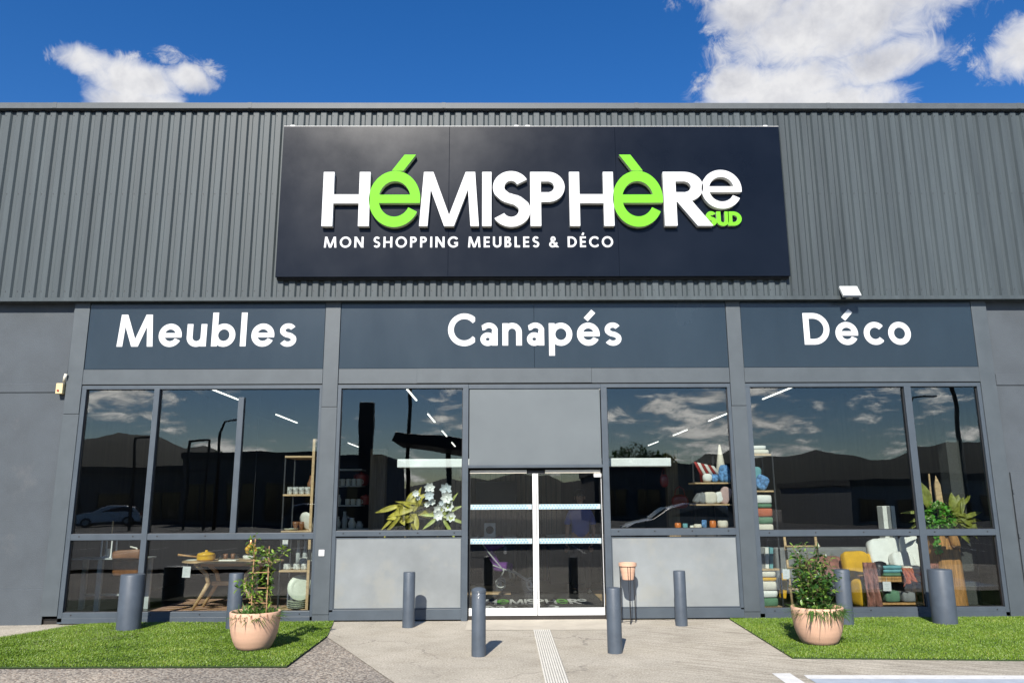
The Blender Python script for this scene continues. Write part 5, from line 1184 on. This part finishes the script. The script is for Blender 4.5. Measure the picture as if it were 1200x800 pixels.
for x in (4.6, 6.5):
    m_ = MB(); m_.tube([(x, 1.4, .16), (x, 1.4, .058)], .02, 8); m_.build('leg', M['blk'], SO)
BN = thing('low_bench', 'low honey oak bench draped with textiles in the right window', 'bench', (5.75, .62, .058))
m_ = MB(); m_.box(5.32, 6.22, .45, .80, .485, .515); m_.build('seat', M['oak2'], BN, bevel=.005)
for x in (5.36, 6.13):
    for y in (.48, .75):
        m_ = MB(); m_.box(x - .02, x + .025, y - .02, y + .02, .058, .484); m_.build('leg', M['oak2'], BN, bevel=.004)
m_ = MB(); m_.box(5.38, 6.11, .47, .50, .12, .15); m_.box(5.34, 6.2, .46, .48, .44, .484); m_.build('stretcher', M['oak2'], BN)
for x, z, sx, h, ma, lab in ((5.74, .516, .38, .05, 'green2', 'green folded throw in the middle of the bench'), (5.72, .567, .34, .05, 'teal', 'teal folded throw on the green one'), (5.70, .618, .30, .05, 'teal', 'thin teal cloth topmost in the middle pile of the bench'), (6.06, .516, .32, .05, 'rust', 'rust folded throw at the right of the bench'), (6.05, .567, .36, .045, 'pinkf', 'pale pink folded throw above the rust one'), (6.04, .613, .34, .04, 'creamf', 'cream folded throw topmost at the right of the bench'), (5.66, .155, .22, .16, 'green2', 'green roll of cloth under the bench'), (5.90, .155, .20, .14, 'greyf', 'grey roll of cloth under the bench')): folded(x, .60, z, sx, .30, h, ma, lab)
def drape(x, y, z0, z1, w_, ma, lab, ph):
    m_ = MB(); nx, nz = 22, 14; vs = []
    for j in range(nz + 1):
        u = j / nz
        for i in range(nx + 1):
            v = i / nx - .5; sp = .75 + .65 * u + .12 * math.sin(u * 6 + ph)
            vs.append((x + v * w_ * sp + .03 * u * math.sin(ph), y - .03 - .05 * u - .045 * math.sin(v * 15 + ph + u * 3) * (.5 + u) - .02 * math.sin(v * 31 - u * 5), z1 + (z0 - z1) * u + .04 * math.sin(v * 5 + ph) * u + (.06 * (1 - u) ** 3)))
    m_.add(vs, [(j * (nx + 1) + i, j * (nx + 1) + i + 1, (j + 1) * (nx + 1) + i + 1, (j + 1) * (nx + 1) + i) for j in range(nz) for i in range(nx)])
    o = solo(m_, 'draped_throw', M[ma], lab, 'throw', smooth=True); s_ = o.modifiers.new('solid', 'SOLIDIFY'); s_.thickness = .012; return o
drape(5.32, .44, .06, .66, .19, 'brownf', 'dusky brown throw draped over the left end of the bench', .4); drape(6.25, .44, .10, .64, .20, 'brownf', 'dark brown throw draped over the right end of the bench', 2.2); drape(5.86, .42, .42, .58, .16, 'rust', 'rust fringe hanging over the front of the bench', 1.2)
price_tag(5.56, .40, .32, 'blank white price tag hanging from the front of the bench', .12, .13)
m_ = MB(); m_.pill((5.56, .58, .62), (.22, .22, .20), .8, lump=.05); solo(m_, 'basket', M['blk'], 'black round basket standing on the bench', 'basket', smooth=True)
FP = thing('floor_vase', 'tall square pale floor vase with a grey stripe behind the cushions', 'vase', (6.1, 1.4, .058))
m_ = MB(); m_.box(6.04, 6.24, 1.30, 1.5, .9, 1.52); m_.build('body', M['whitef'], FP, bevel=.01); m_ = MB(); m_.box(6.105, 6.165, 1.285, 1.2995, .9, 1.515); m_.build('stripe', M['greyf'], FP)
m_ = MB(); m_.box(6.0, 6.28, 1.26, 1.54, .058, .899); m_.build('plinth', M['swall'], FP)
M['trunkw'] = pm('split_oak_trunk', (.40, .19, .055), .6, var=.32, scale=3.5, stretch=(9, 9, .9), bump=.5, bscale=26, bdist=.02)
TR = thing('tree_trunk_stand', 'split golden tree trunk used as a stand in the right window', 'trunk', (6.6, .62, .058))
m_ = MB(); nn = 40; prof_ = []
for j, (z, r) in enumerate(((.058, .25), (.3, .235), (.6, .225), (.9, .22), (1.05, .215), (1.12, .20))):
    prof_.append([(6.60 + r * (1 + .07 * math.sin(5 * a) + .04 * math.sin(11 * a + 1)) * math.cos(a), .66 + r * .8 * (1 + .07 * math.sin(5 * a) + .04 * math.sin(11 * a + 1)) * math.sin(a), z + (.05 * math.sin(3 * a) if j == 5 else 0)) for a in [2 * math.pi * k / nn for k in range(nn)]])
m_.add([p for r_ in prof_ for p in r_], [(j * nn + k, j * nn + (k + 1) % nn, (j + 1) * nn + (k + 1) % nn, (j + 1) * nn + k) for j in range(5) for k in range(nn)] + [tuple(5 * nn + k for k in range(nn))]); m_.build('trunk', M['trunkw'], TR, smooth=True)
m_ = MB(); m_.pill((6.46, .50, .98), (.16, .14, .34), .8, ry=.2, lump=.06); m_.pill((6.66, .48, 1.02), (.14, .12, .26), .8, ry=-.3, lump=.06); m_.build('burl', M['trunkw'], TR, smooth=True)
m_ = MB(); m_.add([(6.58, .66, 1.05), (6.70, .66, 1.05), (6.70, .70, 1.05), (6.58, .70, 1.05), (6.575, .67, 1.82), (6.66, .67, 1.84), (6.66, .70, 1.84), (6.575, .70, 1.82), (6.61, .685, 1.98)], [(0, 1, 5, 4), (1, 2, 6, 5), (2, 3, 7, 6), (3, 0, 4, 7), (4, 5, 8), (5, 6, 8), (6, 7, 8), (7, 4, 8)]); m_.tube([(6.50, .70, 1.1), (6.52, .70, 2.0)], [.022, .012], 6); solo(m_, 'driftwood_board', M['oak'], 'pointed driftwood boards standing on the trunk among leaves', 'driftwood')
GB = thing('artificial_plant', 'dense bright green small leaved plant on the golden trunk', 'plant', (6.5, .5, 1.1)); m_ = MB(); m2 = MB()
M['brightl'] = leafm('bright_artificial_leaf', (.10, .30, .03))
for k in range(420):
    v = rvec(); p = Vector((6.50, .52, 1.33)) + Vector((v.x * .19, v.y * .16, v.z * .24)) * rnd(.6, 1); (m_ if k % 3 else m2).leaf(p, v + rvec() * .6, v + Vector((0, -.4, .5)), .06, .045, .3, 3)
for k in range(60):
    p = Vector((6.38 + rnd(-.04, .05), .44, rnd(.85, 1.15))); m_.leaf(p, rvec(), (0, -1, .3), .05, .04, .3, 3)
m_.build('foliage', M['brightl'], GB, smooth=True); m2.build('foliage', M['leaf2b'], GB, smooth=True)
m_ = MB(); m_.tube([(6.5, .55, 1.0), (6.5, .55, 1.3)], .02, 6); m_.build('stem', M['stem'], GB)
OL = thing('artificial_plant', 'loose olive yellow plant with long ragged leaves behind the trunk', 'plant', (6.75, .7, 1.1)); m_ = MB()
M['olive'] = leafm('olive_yellow_leaf', (.22, .24, .045), .5)
for (x, z, dx, dz, ln, wd) in ((6.42, 1.5, -.1, 1, .36, .16), (6.38, 1.5, -.35, .9, .26, .10), (6.78, 1.35, .5, .85, .34, .13), (6.8, 1.4, .3, 1, .30, .14), (6.85, 1.3, 1, .15, .36, .08), (6.85, 1.32, 1, .45, .38, .07), (6.85, 1.25, .9, -.25, .36, .08), (6.8, 1.2, .8, -.5, .30, .08), (6.9, 1.5, .9, .75, .28, .06), (6.8, 1.25, 1, 0, .42, .07), (6.78, 1.18, .5, -.4, .28, .08), (6.28, 1.35, -.8, -.2, .22, .05), (6.28, 1.42, -.8, .1, .24, .05), (6.28, 1.30, -.8, -.5, .20, .05), (6.74, 1.45, .15, 1, .26, .12)):
    m_.leaf((x, .62 + rnd(-.05, .05), z), (dx, -.25, dz), (rnd(-.3, .3), -1, .3), ln, wd, rnd(.2, .6), 6)
for _ in range(26):
    a = rnd(-1.0, 1.9); m_.leaf((6.80 + rnd(-.08, .08), .62 + rnd(-.08, .06), rnd(1.14, 1.42)), (math.cos(a), rnd(-.5, .2), math.sin(a)), (rnd(-.6, .6), -1, rnd(-.2, .5)), rnd(.16, .36), rnd(.025, .07), rnd(-.2, 1.1), 7)
m_.build('leaf', M['olive'], OL, smooth=True); m_ = MB(); m_.tube([(6.75, .68, 1.05), (6.78, .66, 1.35)], .015, 6); m_.tube([(6.4, .66, 1.1), (6.40, .64, 1.5)], .010, 6); m_.build('stem', M['stem'], OL)
PC2 = thing('display_column', 'dark speckled column at the right edge of the right window', 'column', (7.05, 1.1, .058)); m_ = MB(); m_.box(6.98, 7.25, .95, 1.2, .058, 3.25); m_.build('panel', pm('dark_speckled_panel', (.045, .047, .045), .8, var=.4, scale=60), PC2)

# ------------------------------------------------------------------ deeper in the shop: screen, desk, a visitor and a pushchair
WD = thing('display_partition', 'vertical slatted timber partition behind the left door leaf', 'partition', (-.1, 5.2, .058))
m_ = MB()
for k in range(22): m_.box(-1.1 + .105 * k, -1.1 + .105 * k + .09, 5.2, 5.24, .058, 2.55)
m_.build('timber_panel', pm('slat_timber', (.15, .115, .075), .6, var=.2, scale=3, stretch=(8, 8, .5)), WD)
TV = thing('wall_screen', 'dark flat screen on the slatted partition behind the left door leaf', 'screen', (-.15, 5.15, 1.6)); m_ = MB(); m_.box(-.58, .28, 5.12, 5.18, 1.6, 2.05); m_.build('casing', M['blk'], TV, bevel=.004); m_ = MB(); m_.box(-.56, .26, 5.114, 5.119, 1.62, 2.03); m_.build('screen', pm('dark_screen', (.008, .012, .03), .12), TV)
CT = thing('counter', 'white topped counter behind the left door leaf', 'counter', (-.3, 4.4, .058)); m_ = MB(); m_.box(-.95, .25, 4.2, 4.7, .93, .96); m_.build('counter_top', M['whitebox'], CT); m_ = MB(); m_.box(-.9, .2, 4.25, 4.65, .058, .929); m_.build('carcass', M['swall'], CT)
CM = thing('desk_clock', 'square white framed clock on the white counter', 'clock', (-.26, 4.3, .961)); m_ = MB(); m_.box(-.38, -.16, 4.28, 4.32, .961, 1.22); m_.build('frame', M['whitebox'], CM, bevel=.006); m_ = MB(); m_.lathe(0, 0, [(.075, 0), (.07, .006), (.02, .006)], 24); m_.v = [(-.27 + p[0], 4.279 - p[2], 1.09 + p[1]) for p in m_.v]; m_.build('dial', M['blk'], CM)
RC = thing('checkout_desk', 'long checkout desk with a pale top behind the right door leaf', 'desk', (1.6, 4.6, .058)); m_ = MB(); m_.box(.85, 2.6, 4.4, 4.9, .95, .98); m_.build('counter_top', M['pl'], RC); m_ = MB(); m_.box(.9, 2.55, 4.45, 4.85, .058, .949); m_.build('carcass', M['swall'], RC)
# the visitor, one skinned body per garment
def skin(name, chains, mat, parent, sub=1, rootv=0):
    verts, edges, rad = [], [], []; ix = {}
    for ch in chains:
        prev = None
        for p, r in ch:
            k = tuple(round(q, 4) for q in p)
            if k not in ix: ix[k] = len(verts); verts.append(p); rad.append(r)
            if prev is not None: edges.append((prev, ix[k]))
            prev = ix[k]
    off = OFF[parent.name]; me = bpy.data.meshes.new(name); me.from_pydata([tuple(Vector(v) - off) for v in verts], edges, [])
    o = bpy.data.objects.new(name, me); C.objects.link(o)
    o.modifiers.new('skin', 'SKIN'); o.modifiers.new('sub', 'SUBSURF').levels = sub; o.modifiers['sub'].render_levels = sub
    sv = me.skin_vertices[0].data
    for i, r in enumerate(rad): sv[i].radius = r if isinstance(r, tuple) else (r, r)
    sv[rootv].use_root = True
    dg = bpy.context.evaluated_depsgraph_get(); me2 = bpy.data.meshes.new_from_object(o.evaluated_get(dg)); bpy.data.objects.remove(o)
    o = bpy.data.objects.new(name, me2); C.objects.link(o); me2.materials.clear(); me2.materials.append(mat); me2.polygons.foreach_set('use_smooth', [True] * len(me2.polygons)); o.parent = parent; OFF[o.name] = off
    return o
M['skin'] = pm('skin_tone', (.42, .24, .16), .5, var=.05); M['tshirt'] = pm('blue_tshirt_cotton', (.075, .12, .46), .9, var=.08); M['trous'] = pm('dark_trousers', (.03, .028, .026), .9, var=.1); M['hair'] = pm('dark_hair', (.015, .011, .009), .6); M['shoe'] = pm('dark_shoe', (.02, .02, .02), .6)
X0, Y0, Z0 = 1.35, 2.75, .058
PE = thing('person', 'person in a blue t-shirt standing inside behind the right door leaf', 'person', (X0, Y0, Z0))
q = lambda x, y, z: (X0 + x, Y0 + y, Z0 + z)
hip = q(0, 0, .93); hs_ = []
for s_ in (-1, 1):
    hs_.append([(hip, (.15, .10)), (q(s_ * .10, 0, .86), (.085, .09)), (q(s_ * .11, -.01, .48), .058), (q(s_ * .115, .02, .27), .052), (q(s_ * .115, .03, .08), .036), (q(s_ * .125, -.06, .03), .034), (q(s_ * .13, -.14, .025), .028)])
tor = [(hip, (.15, .10)), (q(0, .0, 1.10), (.14, .095)), (q(0, -.01, 1.28), (.155, .105)), (q(0, .0, 1.41), (.10, .07)), (q(0, -.005, 1.49), .050), (q(0, -.02, 1.56), .058), (q(0, -.015, 1.635), .080), (q(0, -.005, 1.70), .062)]
arms = []
for s_ in (-1, 1):
    arms.append([(q(0, -.01, 1.28), (.155, .105)), (q(s_ * .165, 0, 1.36), .055), (q(s_ * .215, .01, 1.22), .044), (q(s_ * .235, -.01, 1.04), .037), (q(s_ * (.255 if s_ < 0 else .19), -.09, .86), .026), (q(s_ * (.262 if s_ < 0 else .17), -.12, .80), (.036, .018))])
    wr = Vector(q(s_ * (.262 if s_ < 0 else .17), -.12, .80))
body = skin('body', hs_ + [tor] + arms, M['skin'], PE, 2)
for s_ in (-1, 1):
    wr = Vector(q(s_ * (.262 if s_ < 0 else .17), -.12, .795))
    for k in range(4):
        a = wr + Vector(((k - 1.5) * .017, -.01, -.02)); m_ = MB(); L_ = (.065, .075, .07, .055)[k]
        m_.tube([a, a + Vector((0, -.012, -L_ * .5)), a + Vector((0, -.004 + .01, -L_))], [.0085, .008, .006], 6); m_.build('finger', M['skin'], PE, smooth=True)
    m_ = MB(); m_.tube([wr + Vector((-s_ * .025, -.005, .01)), wr + Vector((-s_ * .042, -.02, -.02)), wr + Vector((-s_ * .04, -.025, -.05))], [.011, .009, .007], 6); m_.build('thumb', M['skin'], PE, smooth=True)
skin('tshirt', [[(q(0, 0, .90), (.175, .125)), (q(0, 0, 1.10), (.165, .118)), (q(0, -.01, 1.28), (.178, .125)), (q(0, 0, 1.415), (.115, .085))]] + [[(q(0, -.01, 1.28), (.178, .125)), (q(s_ * .168, 0, 1.36), .072), (q(s_ * .222, .01, 1.20), .066), (q(s_ * .228, .008, 1.15), .062)] for s_ in (-1, 1)], M['tshirt'], PE, 2)
skin('trousers', [[(q(0, 0, .94), (.165, .115)), (q(s_ * .10, 0, .84), (.098, .102)), (q(s_ * .11, -.01, .48), .078), (q(s_ * .115, .03, .07), .062)] for s_ in (-1, 1)], M['trous'], PE, 2)
m_ = MB(); m_.pill(q(0, .02, 1.70), (.185, .215, .17), .95, n=20, m=12, lump=.01); m_.build('hair', M['hair'], PE, smooth=True)
m_ = MB(); m_.pill(q(0, -.112, 1.615), (.028, .04, .05), .9, n=10, m=8); m_.build('nose', M['skin'], PE, smooth=True)
for s_ in (-1, 1):
    m_ = MB(); m_.pill(q(s_ * .032, -.088, 1.65), (.024, .018, .014), 1, n=10, m=6); m_.build('eye', M['blk'], PE, smooth=True)
    m_ = MB(); m_.pill(q(s_ * .088, .0, 1.63), (.02, .045, .065), .9, n=10, m=8); m_.build('ear', M['skin'], PE, smooth=True)
    m_ = MB(); m_.pill(q(s_ * .125, -.06, .04), (.09, .26, .08), .6, n=16, m=8); m_.build('shoe', M['shoe'], PE, smooth=True)
m_ = MB(); m_.pill(q(0, -.092, 1.575), (.05, .02, .012), .9, n=10, m=6); m_.build('mouth', M['redc'], PE, smooth=True)
M['purple'] = pm('purple_fabric', (.14, .04, .22), .85, var=.1)
PU = thing('pushchair', 'pushchair with a purple seat parked inside behind the left door leaf', 'pushchair', (.05, 3.5, .058))
m_ = MB(); m_.pill((-.02, 3.45, .46), (.36, .30, .16), .5, rz=.1); m_.pill((-.20, 3.58, .62), (.14, .32, .40), .5, ry=-.5); m_.build('seat', M['purple'], PU, smooth=True)
m_ = MB(); m_.pill((-.17, 3.56, .86), (.42, .36, .22), .6, ry=-.4); m_.build('hood', M['purple'], PU, smooth=True)
m_ = MB()
for y in (3.30, 3.70): m_.tube([(-.06 - .05, y, .14), (.0, y, .40), (-.30, y, .75), (-.48, y, 1.0)], .012, 6); m_.tube([(.52, y, .16), (.2, y, .36), (-.2, y, .5)], .012, 6)
m_.tube([(-.48, 3.30, 1.0), (-.48, 3.70, 1.0)], .014, 6); m_.build('frame', M['pl'], PU)
for x, y, r in ((-.06, 3.28, .085), (-.06, 3.72, .085), (.50, 3.28, .085), (.50, 3.72, .085)):
    m_ = MB(); m_.tube([(x + r * math.cos(k * .2618), y, .058 + r + .012 + r * math.sin(k * .2618)) for k in range(25)], .014, 8); wl = m_.build('wheel', M['pl'], PU, smooth=True)
    m_ = MB(); m_.tube([(x, y - .015, .058 + r + .012), (x, y + .015, .058 + r + .012)], .025, 10); m_.build('hub', M['pl'], wl)
m_ = MB(); m_.tube([(.02, 3.36, .45), (.10, 3.32, .40), (.12, 3.32, .26)], [.035, .03, .02], 8); m_.tube([(.06, 3.50, .45), (.16, 3.46, .40), (.2, 3.46, .28)], [.035, .03, .02], 8); m_.build('blanket_tail', M['creamf'], PU, smooth=True)

# ------------------------------------------------------------------ across the car park: what the shop windows mirror
M['asph'] = pm('car_park_asphalt', (.050, .050, .052), .85, var=.15, scale=3, bump=.3, bscale=120, dirt=((.09, .088, .085), 1.2, .55, .6))
struct(sheet([(-80, -9.01), (-80, -75), (80, -75), (80, -9.01)], -.002 + 0).build('car_park', M['asph'], loc=(0, 0, 0)))
bpy.data.objects['car_park'].location.z = .0
m_ = MB()
for k in range(-12, 14): m_.add([(k * 2.6, -19.5, .003), (k * 2.6 + .1, -19.5, .003), (k * 2.6 + .1, -14.5, .003), (k * 2.6, -14.5, .003)], [(3, 2, 1, 0)])
m_.add([(-60, -27.2, .003), (60, -27.2, .003), (60, -27.0, .003), (-60, -27.0, .003)], [(0, 1, 2, 3)])
struct(m_.build('bay_marking', M['linep'], loc=(0, 0, 0)))
M['hill'] = pm('wooded_hillside', (.016, .021, .014), 1.0, var=.4, scale=.03)
m_ = MB(); n = 180; rows = []
for j, (rad, hk) in enumerate(((420, 0), (560, .45), (700, .8), (820, 1.0), (1000, .4))):
    row = []
    for i in range(n + 1):
        a = R(170 + 200 * i / n); deg = 170 + 200 * i / n
        h = 34 + 12 * math.sin(deg * .11 + 1) + 7 * math.sin(deg * .31) + 3.0 * math.sin(deg * .9 + 2) + 1.2 * math.sin(deg * 2.7)
        h += 26 * math.exp(-((deg - 243) / 9) ** 2) + 22 * math.exp(-((deg - 303) / 8) ** 2)
        row.append((rad * math.cos(a), rad * math.sin(a), -2 + h * hk + (2.0 * math.sin(i * 3.7 + j) if hk else 0)))
    rows.append(row)
m_.add([p for r_ in rows for p in r_], [(j * (n + 1) + i, j * (n + 1) + i + 1, (j + 1) * (n + 1) + i + 1, (j + 1) * (n + 1) + i) for j in range(4) for i in range(n)])
struct(m_.build('hills', M['hill'], smooth=True, loc=(0, 0, 0)))
M['bwall'] = pm('warehouse_wall', (.16, .15, .14), .8, var=.1, scale=1); M['bwall2'] = pm('white_warehouse_wall', (.28, .28, .27), .8, var=.05); M['roofm'] = pm('warehouse_roof', (.09, .085, .08), .7)
M['bglass'] = pm('dark_window_glass', (.02, .025, .03), .1)
def shed(x0, x1, y0, y1, h, mat, label, nwin, fascia=.5):
    t = thing('warehouse', label, 'building', ((x0 + x1) / 2, y1, 0))
    m_ = MB(); m_.box(x0, x1, y0, y1, 0, h - fascia); m_.build('wall', mat, t)
    m_ = MB(); m_.box(x0 - .15, x1 + .15, y0 - .15, y1 + .15, h - fascia, h); m_.build('roof', M['roofm'], t)
    wd = (x1 - x0) / nwin
    for k in range(nwin):
        m_ = MB(); m_.box(x0 + wd * (k + .15), x0 + wd * (k + .85), y1, y1 + .06, .3, h * .55); wn = m_.build('window', M['bglass'], t)
        m_ = MB()
        for a in (.15, .5, .85): m_.box(x0 + wd * (k + a) - .04, x0 + wd * (k + a) + .04, y1 + .061, y1 + .12, .3, h * .55)
        m_.build('frame', M['pil'], wn)
    return t
shed(-24, -9.5, -62, -48, 5.3, M['bwall'], 'dark flat roofed warehouse across the car park to the west', 5)
shed(-62, -25, -70, -52, 4.4, M['bwall'], 'long low warehouse beyond the dark one across the car park', 9)
shed(8, 20, -70, -58, 4.6, M['bwall'], 'brown low shop building with trees behind it across the car park', 4)
shed(27, 46, -66, -50, 3.6, M['bwall2'], 'white low building with a fence at the east of the car park', 6)
def lamp_post(x, y, h, arm, label):
    t = thing('street_lamp', label, 'street lamp', (x, y, 0), 'street lamps around the car park')
    m_ = MB(); m_.tube([(x, y, 0), (x, y, h * .7), (x + arm * .06, y, h * .9), (x + arm * .35, y, h), (x + arm, y, h + .1)], [.11, .085, .075, .06, .05], 10); m_.build('pole', M['blk'], t, smooth=True)
    m_ = MB(); m_.obox((x + arm * 1.15, y, h + .08), (.6, .24, .1)); m_.build('lamp_head', M['galv'], t, bevel=.02)
lamp_post(-4.5, -25, 9.2, 1.2, 'tall dark street lamp next to the totem across the car park')
lamp_post(21.3, -25, 8.4, -1.6, 'dark street lamp bending west across the car park')
lamp_post(22.6, -32, 7.2, 1.3, 'dark street lamp standing behind the bending one'); lamp_post(-17.1, -36, 6.4, .7, 'slim street lamp between the empty billboard frames')
TT = thing('totem_sign', 'tall plain dark totem sign across the car park', 'sign', (-6.5, -25, 0)); m_ = MB(); m_.box(-6.85, -6.2, -25.2, -24.9, .4, 6.25); m_.build('panel', M['blk'], TT, bevel=.02); m_ = MB(); m_.box(-6.7, -6.35, -25.15, -24.95, -.05, .399); m_.build('base', M['pil'], TT)
for x, h, lab in ((-21.3, 5.45, 'empty dark billboard frame farther west across the car park'), (-17.9, 5.25, 'empty dark billboard frame nearer the totem across the car park')):
    t = thing('billboard_frame', lab, 'billboard', (x, -35, 0))
    for dx in (-.55, .55):
        m_ = MB(); m_.box(x + dx - .06, x + dx + .06, -35.06, -34.94, 0, h - .12); m_.build('post', M['blk'], t)
    m_ = MB(); m_.box(x - .61, x + .61, -35.06, -34.94, h - .12, h); m_.box(x - .49, x + .49, -35.05, -34.95, h - 1.9, h - 1.78); m_.build('crossbar', M['blk'], t)
CA = thing('canopy', 'dark sloping flat canopy on two posts across the car park', 'canopy', (-1, -23.5, 0))
m_ = MB(); m_.add([(-4.9, -22, 4.25), (2.6, -22, 3.2), (2.6, -26, 3.2), (-4.9, -26, 4.25), (-4.7, -22, 4.62), (2.8, -22, 3.85), (2.8, -26, 3.85), (-4.7, -26, 4.62)], [(0, 3, 2, 1), (4, 5, 6, 7), (0, 1, 5, 4), (1, 2, 6, 5), (2, 3, 7, 6), (3, 0, 4, 7)]); m_.build('roof', M['blk'], CA, bevel=.03)
for x, z in ((-2.6, 3.9), (1.4, 3.35)):
    m_ = MB(); m_.tube([(x, -24, 0), (x, -24, z)], .12, 10); m_.build('post', M['pil'], CA)
def tree(x, y, h, r, label, seed):
    rs = random.Random(seed); t = thing('broadleaf_tree', label, 'tree', (x, y, 0), 'trees behind the buildings across the car park')
    m_ = MB(); m_.tube([(x, y, 0), (x + .1, y, h * .35), (x, y, h * .7)], [.22, .16, .07], 8)
    for k in range(6):
        a = k * 1.05 + rs.random(); m_.tube([(x, y, h * (.3 + .05 * k)), (x + r * .6 * math.cos(a), y + r * .6 * math.sin(a), h * (.5 + .06 * k))], [.08, .03], 6)
    m_.build('trunk', M['stem'], t); m_ = MB()
    cl = [(x + rs.uniform(-.7, .7) * r, y + rs.uniform(-.7, .7) * r, h * rs.uniform(.42, .9), r * rs.uniform(.3, .55)) for _ in range(16)]
    for _ in range(1500):
        cx, cyy, cz_, cr_ = rs.choice(cl); v = Vector((rs.gauss(0, 1), rs.gauss(0, 1), rs.gauss(0, 1))).normalized() * cr_ * rs.uniform(.5, 1.05)
        m_.leaf((cx + v.x, cyy + v.y, cz_ + v.z * .8), (rs.uniform(-1, 1), rs.uniform(-1, 1), rs.uniform(-1, 1)), (0, 0, 1), .38, .26, .2, 2)
    m_.build('crown', M['leaf2'], t)
tree(13.6, -73, 7.6, 2.6, 'round dark tree rising behind the brown shop building', 1); tree(16.6, -74, 6.6, 2.2, 'lower dark tree behind the brown shop building', 2); tree(11, -75, 6.4, 2.3, 'dark tree at the west end of the brown shop building', 3); tree(-32, -76, 7, 3, 'dark tree behind the long low warehouse', 4)
def car(x, y, rz, body, label):
    t = thing('parked_car', label, 'car', (x, y, 0)); Mx = Matrix.Translation((x, y, 0)) @ Matrix.Rotation(rz, 4, 'Z')
    W_ = .88
    prof_ = [(-2.05, .32), (-2.12, .55), (-2.0, .78), (-1.85, .98), (-1.55, 1.38), (-1.0, 1.48), (-.1, 1.48), (.55, 1.30), (1.1, .98), (1.75, .86), (2.1, .68), (2.15, .42), (2.05, .28)]
    secs = ((-1, .86), (-.86, .97), (0, 1.0), (.86, .97), (1, .86)); vs = []
    for s_, k in secs:
        for (a, b) in prof_:
            inset = .18 * max(0, (b - .95) / .55); vs.append(Mx @ Vector((a * (1 if abs(s_) < 1 else .985), s_ * (W_ - inset), b if abs(s_) < .9 or b < .9 else b - .03)))
    n = len(prof_); fs = [(j * n + i, j * n + i + 1, (j + 1) * n + i + 1, (j + 1) * n + i) for j in range(4) for i in range(n - 1)] + [tuple(range(n))[::-1], tuple(4 * n + i for i in range(n))] + [(j * n + n - 1, j * n, (j + 1) * n, (j + 1) * n + n - 1) for j in range(4)]
    m_ = MB(); m_.add(vs, fs); m_.build('body', body, t, smooth='auto')
    for s_ in (-1, 1):
        m_ = MB(); y_ = s_ * .84
        m_.add([Mx @ Vector(p) for p in ((-1.55, y_ * .985, 1.02), (.95, y_ * .985, 1.02), (.45, y_ * .86, 1.30), (-.1, y_ * .82, 1.41), (-1.0, y_ * .82, 1.41), (-1.4, y_ * .86, 1.34))], [(0, 1, 2, 3, 4, 5)]); o = m_.build('side_window', M['bglass'], t); q_ = o.modifiers.new('solid', 'SOLIDIFY'); q_.thickness = .03; q_.offset = 0
    for pts in (((.60, 1.315), (1.12, .995)), ((-1.60, 1.345), (-1.88, .99))):
        m_ = MB(); (a, b), (c, d) = pts; o_ = .012 if a > 0 else -.012
        m_.add([Mx @ Vector(p) for p in ((a + o_, -.62, b), (a + o_, .62, b), (c + o_, .72, d), (c + o_, -.72, d))], [(0, 1, 2, 3)]); o = m_.build('windscreen', M['bglass'], t); q_ = o.modifiers.new('solid', 'SOLIDIFY'); q_.thickness = .03; q_.offset = 0
    for a in (-1.3, 1.3):
        for s_ in (-1, 1):
            m_ = MB(); m_.tube([Mx @ Vector((a, s_ * .70, .32)), Mx @ Vector((a, s_ * .90, .32))], .32, 24); wl = m_.build('wheel', M['rubber'], t)
            m_ = MB(); m_.tube([Mx @ Vector((a, s_ * .895, .32)), Mx @ Vector((a, s_ * .91, .32))], .20, 16); m_.build('rim', M['galv'], wl)
    for s_ in (-1, 1):
        m_ = MB(); m_.pill(Mx @ Vector((2.06, s_ * .62, .66)), (.14, .34, .16), .6, rz=rz); m_.build('headlight', M['galv'], t, smooth=True)
        m_ = MB(); m_.pill(Mx @ Vector((-2.03, s_ * .66, .80)), (.10, .30, .18), .6, rz=rz); m_.build('tail_light', M['redc'], t, smooth=True)
    return t
M['silver'] = pm('silver_car_paint', (.45, .46, .47), .25, .6, var=.02, coat=.6); M['wcar'] = pm('white_car_paint', (.75, .75, .74), .25, var=.02, coat=.6); M['dcar'] = pm('dark_car_paint', (.03, .035, .04), .2, var=.02, coat=.8)
car(6.3, -17.2, R(182), M['silver'], 'silver hatchback parked across the lane from the shop'); car(-9.5, -31, R(-6), M['dcar'], 'dark hatchback parked west of the totem'); car(-27.5, -44, R(160), M['wcar'], 'white hatchback parked near the billboard frames')
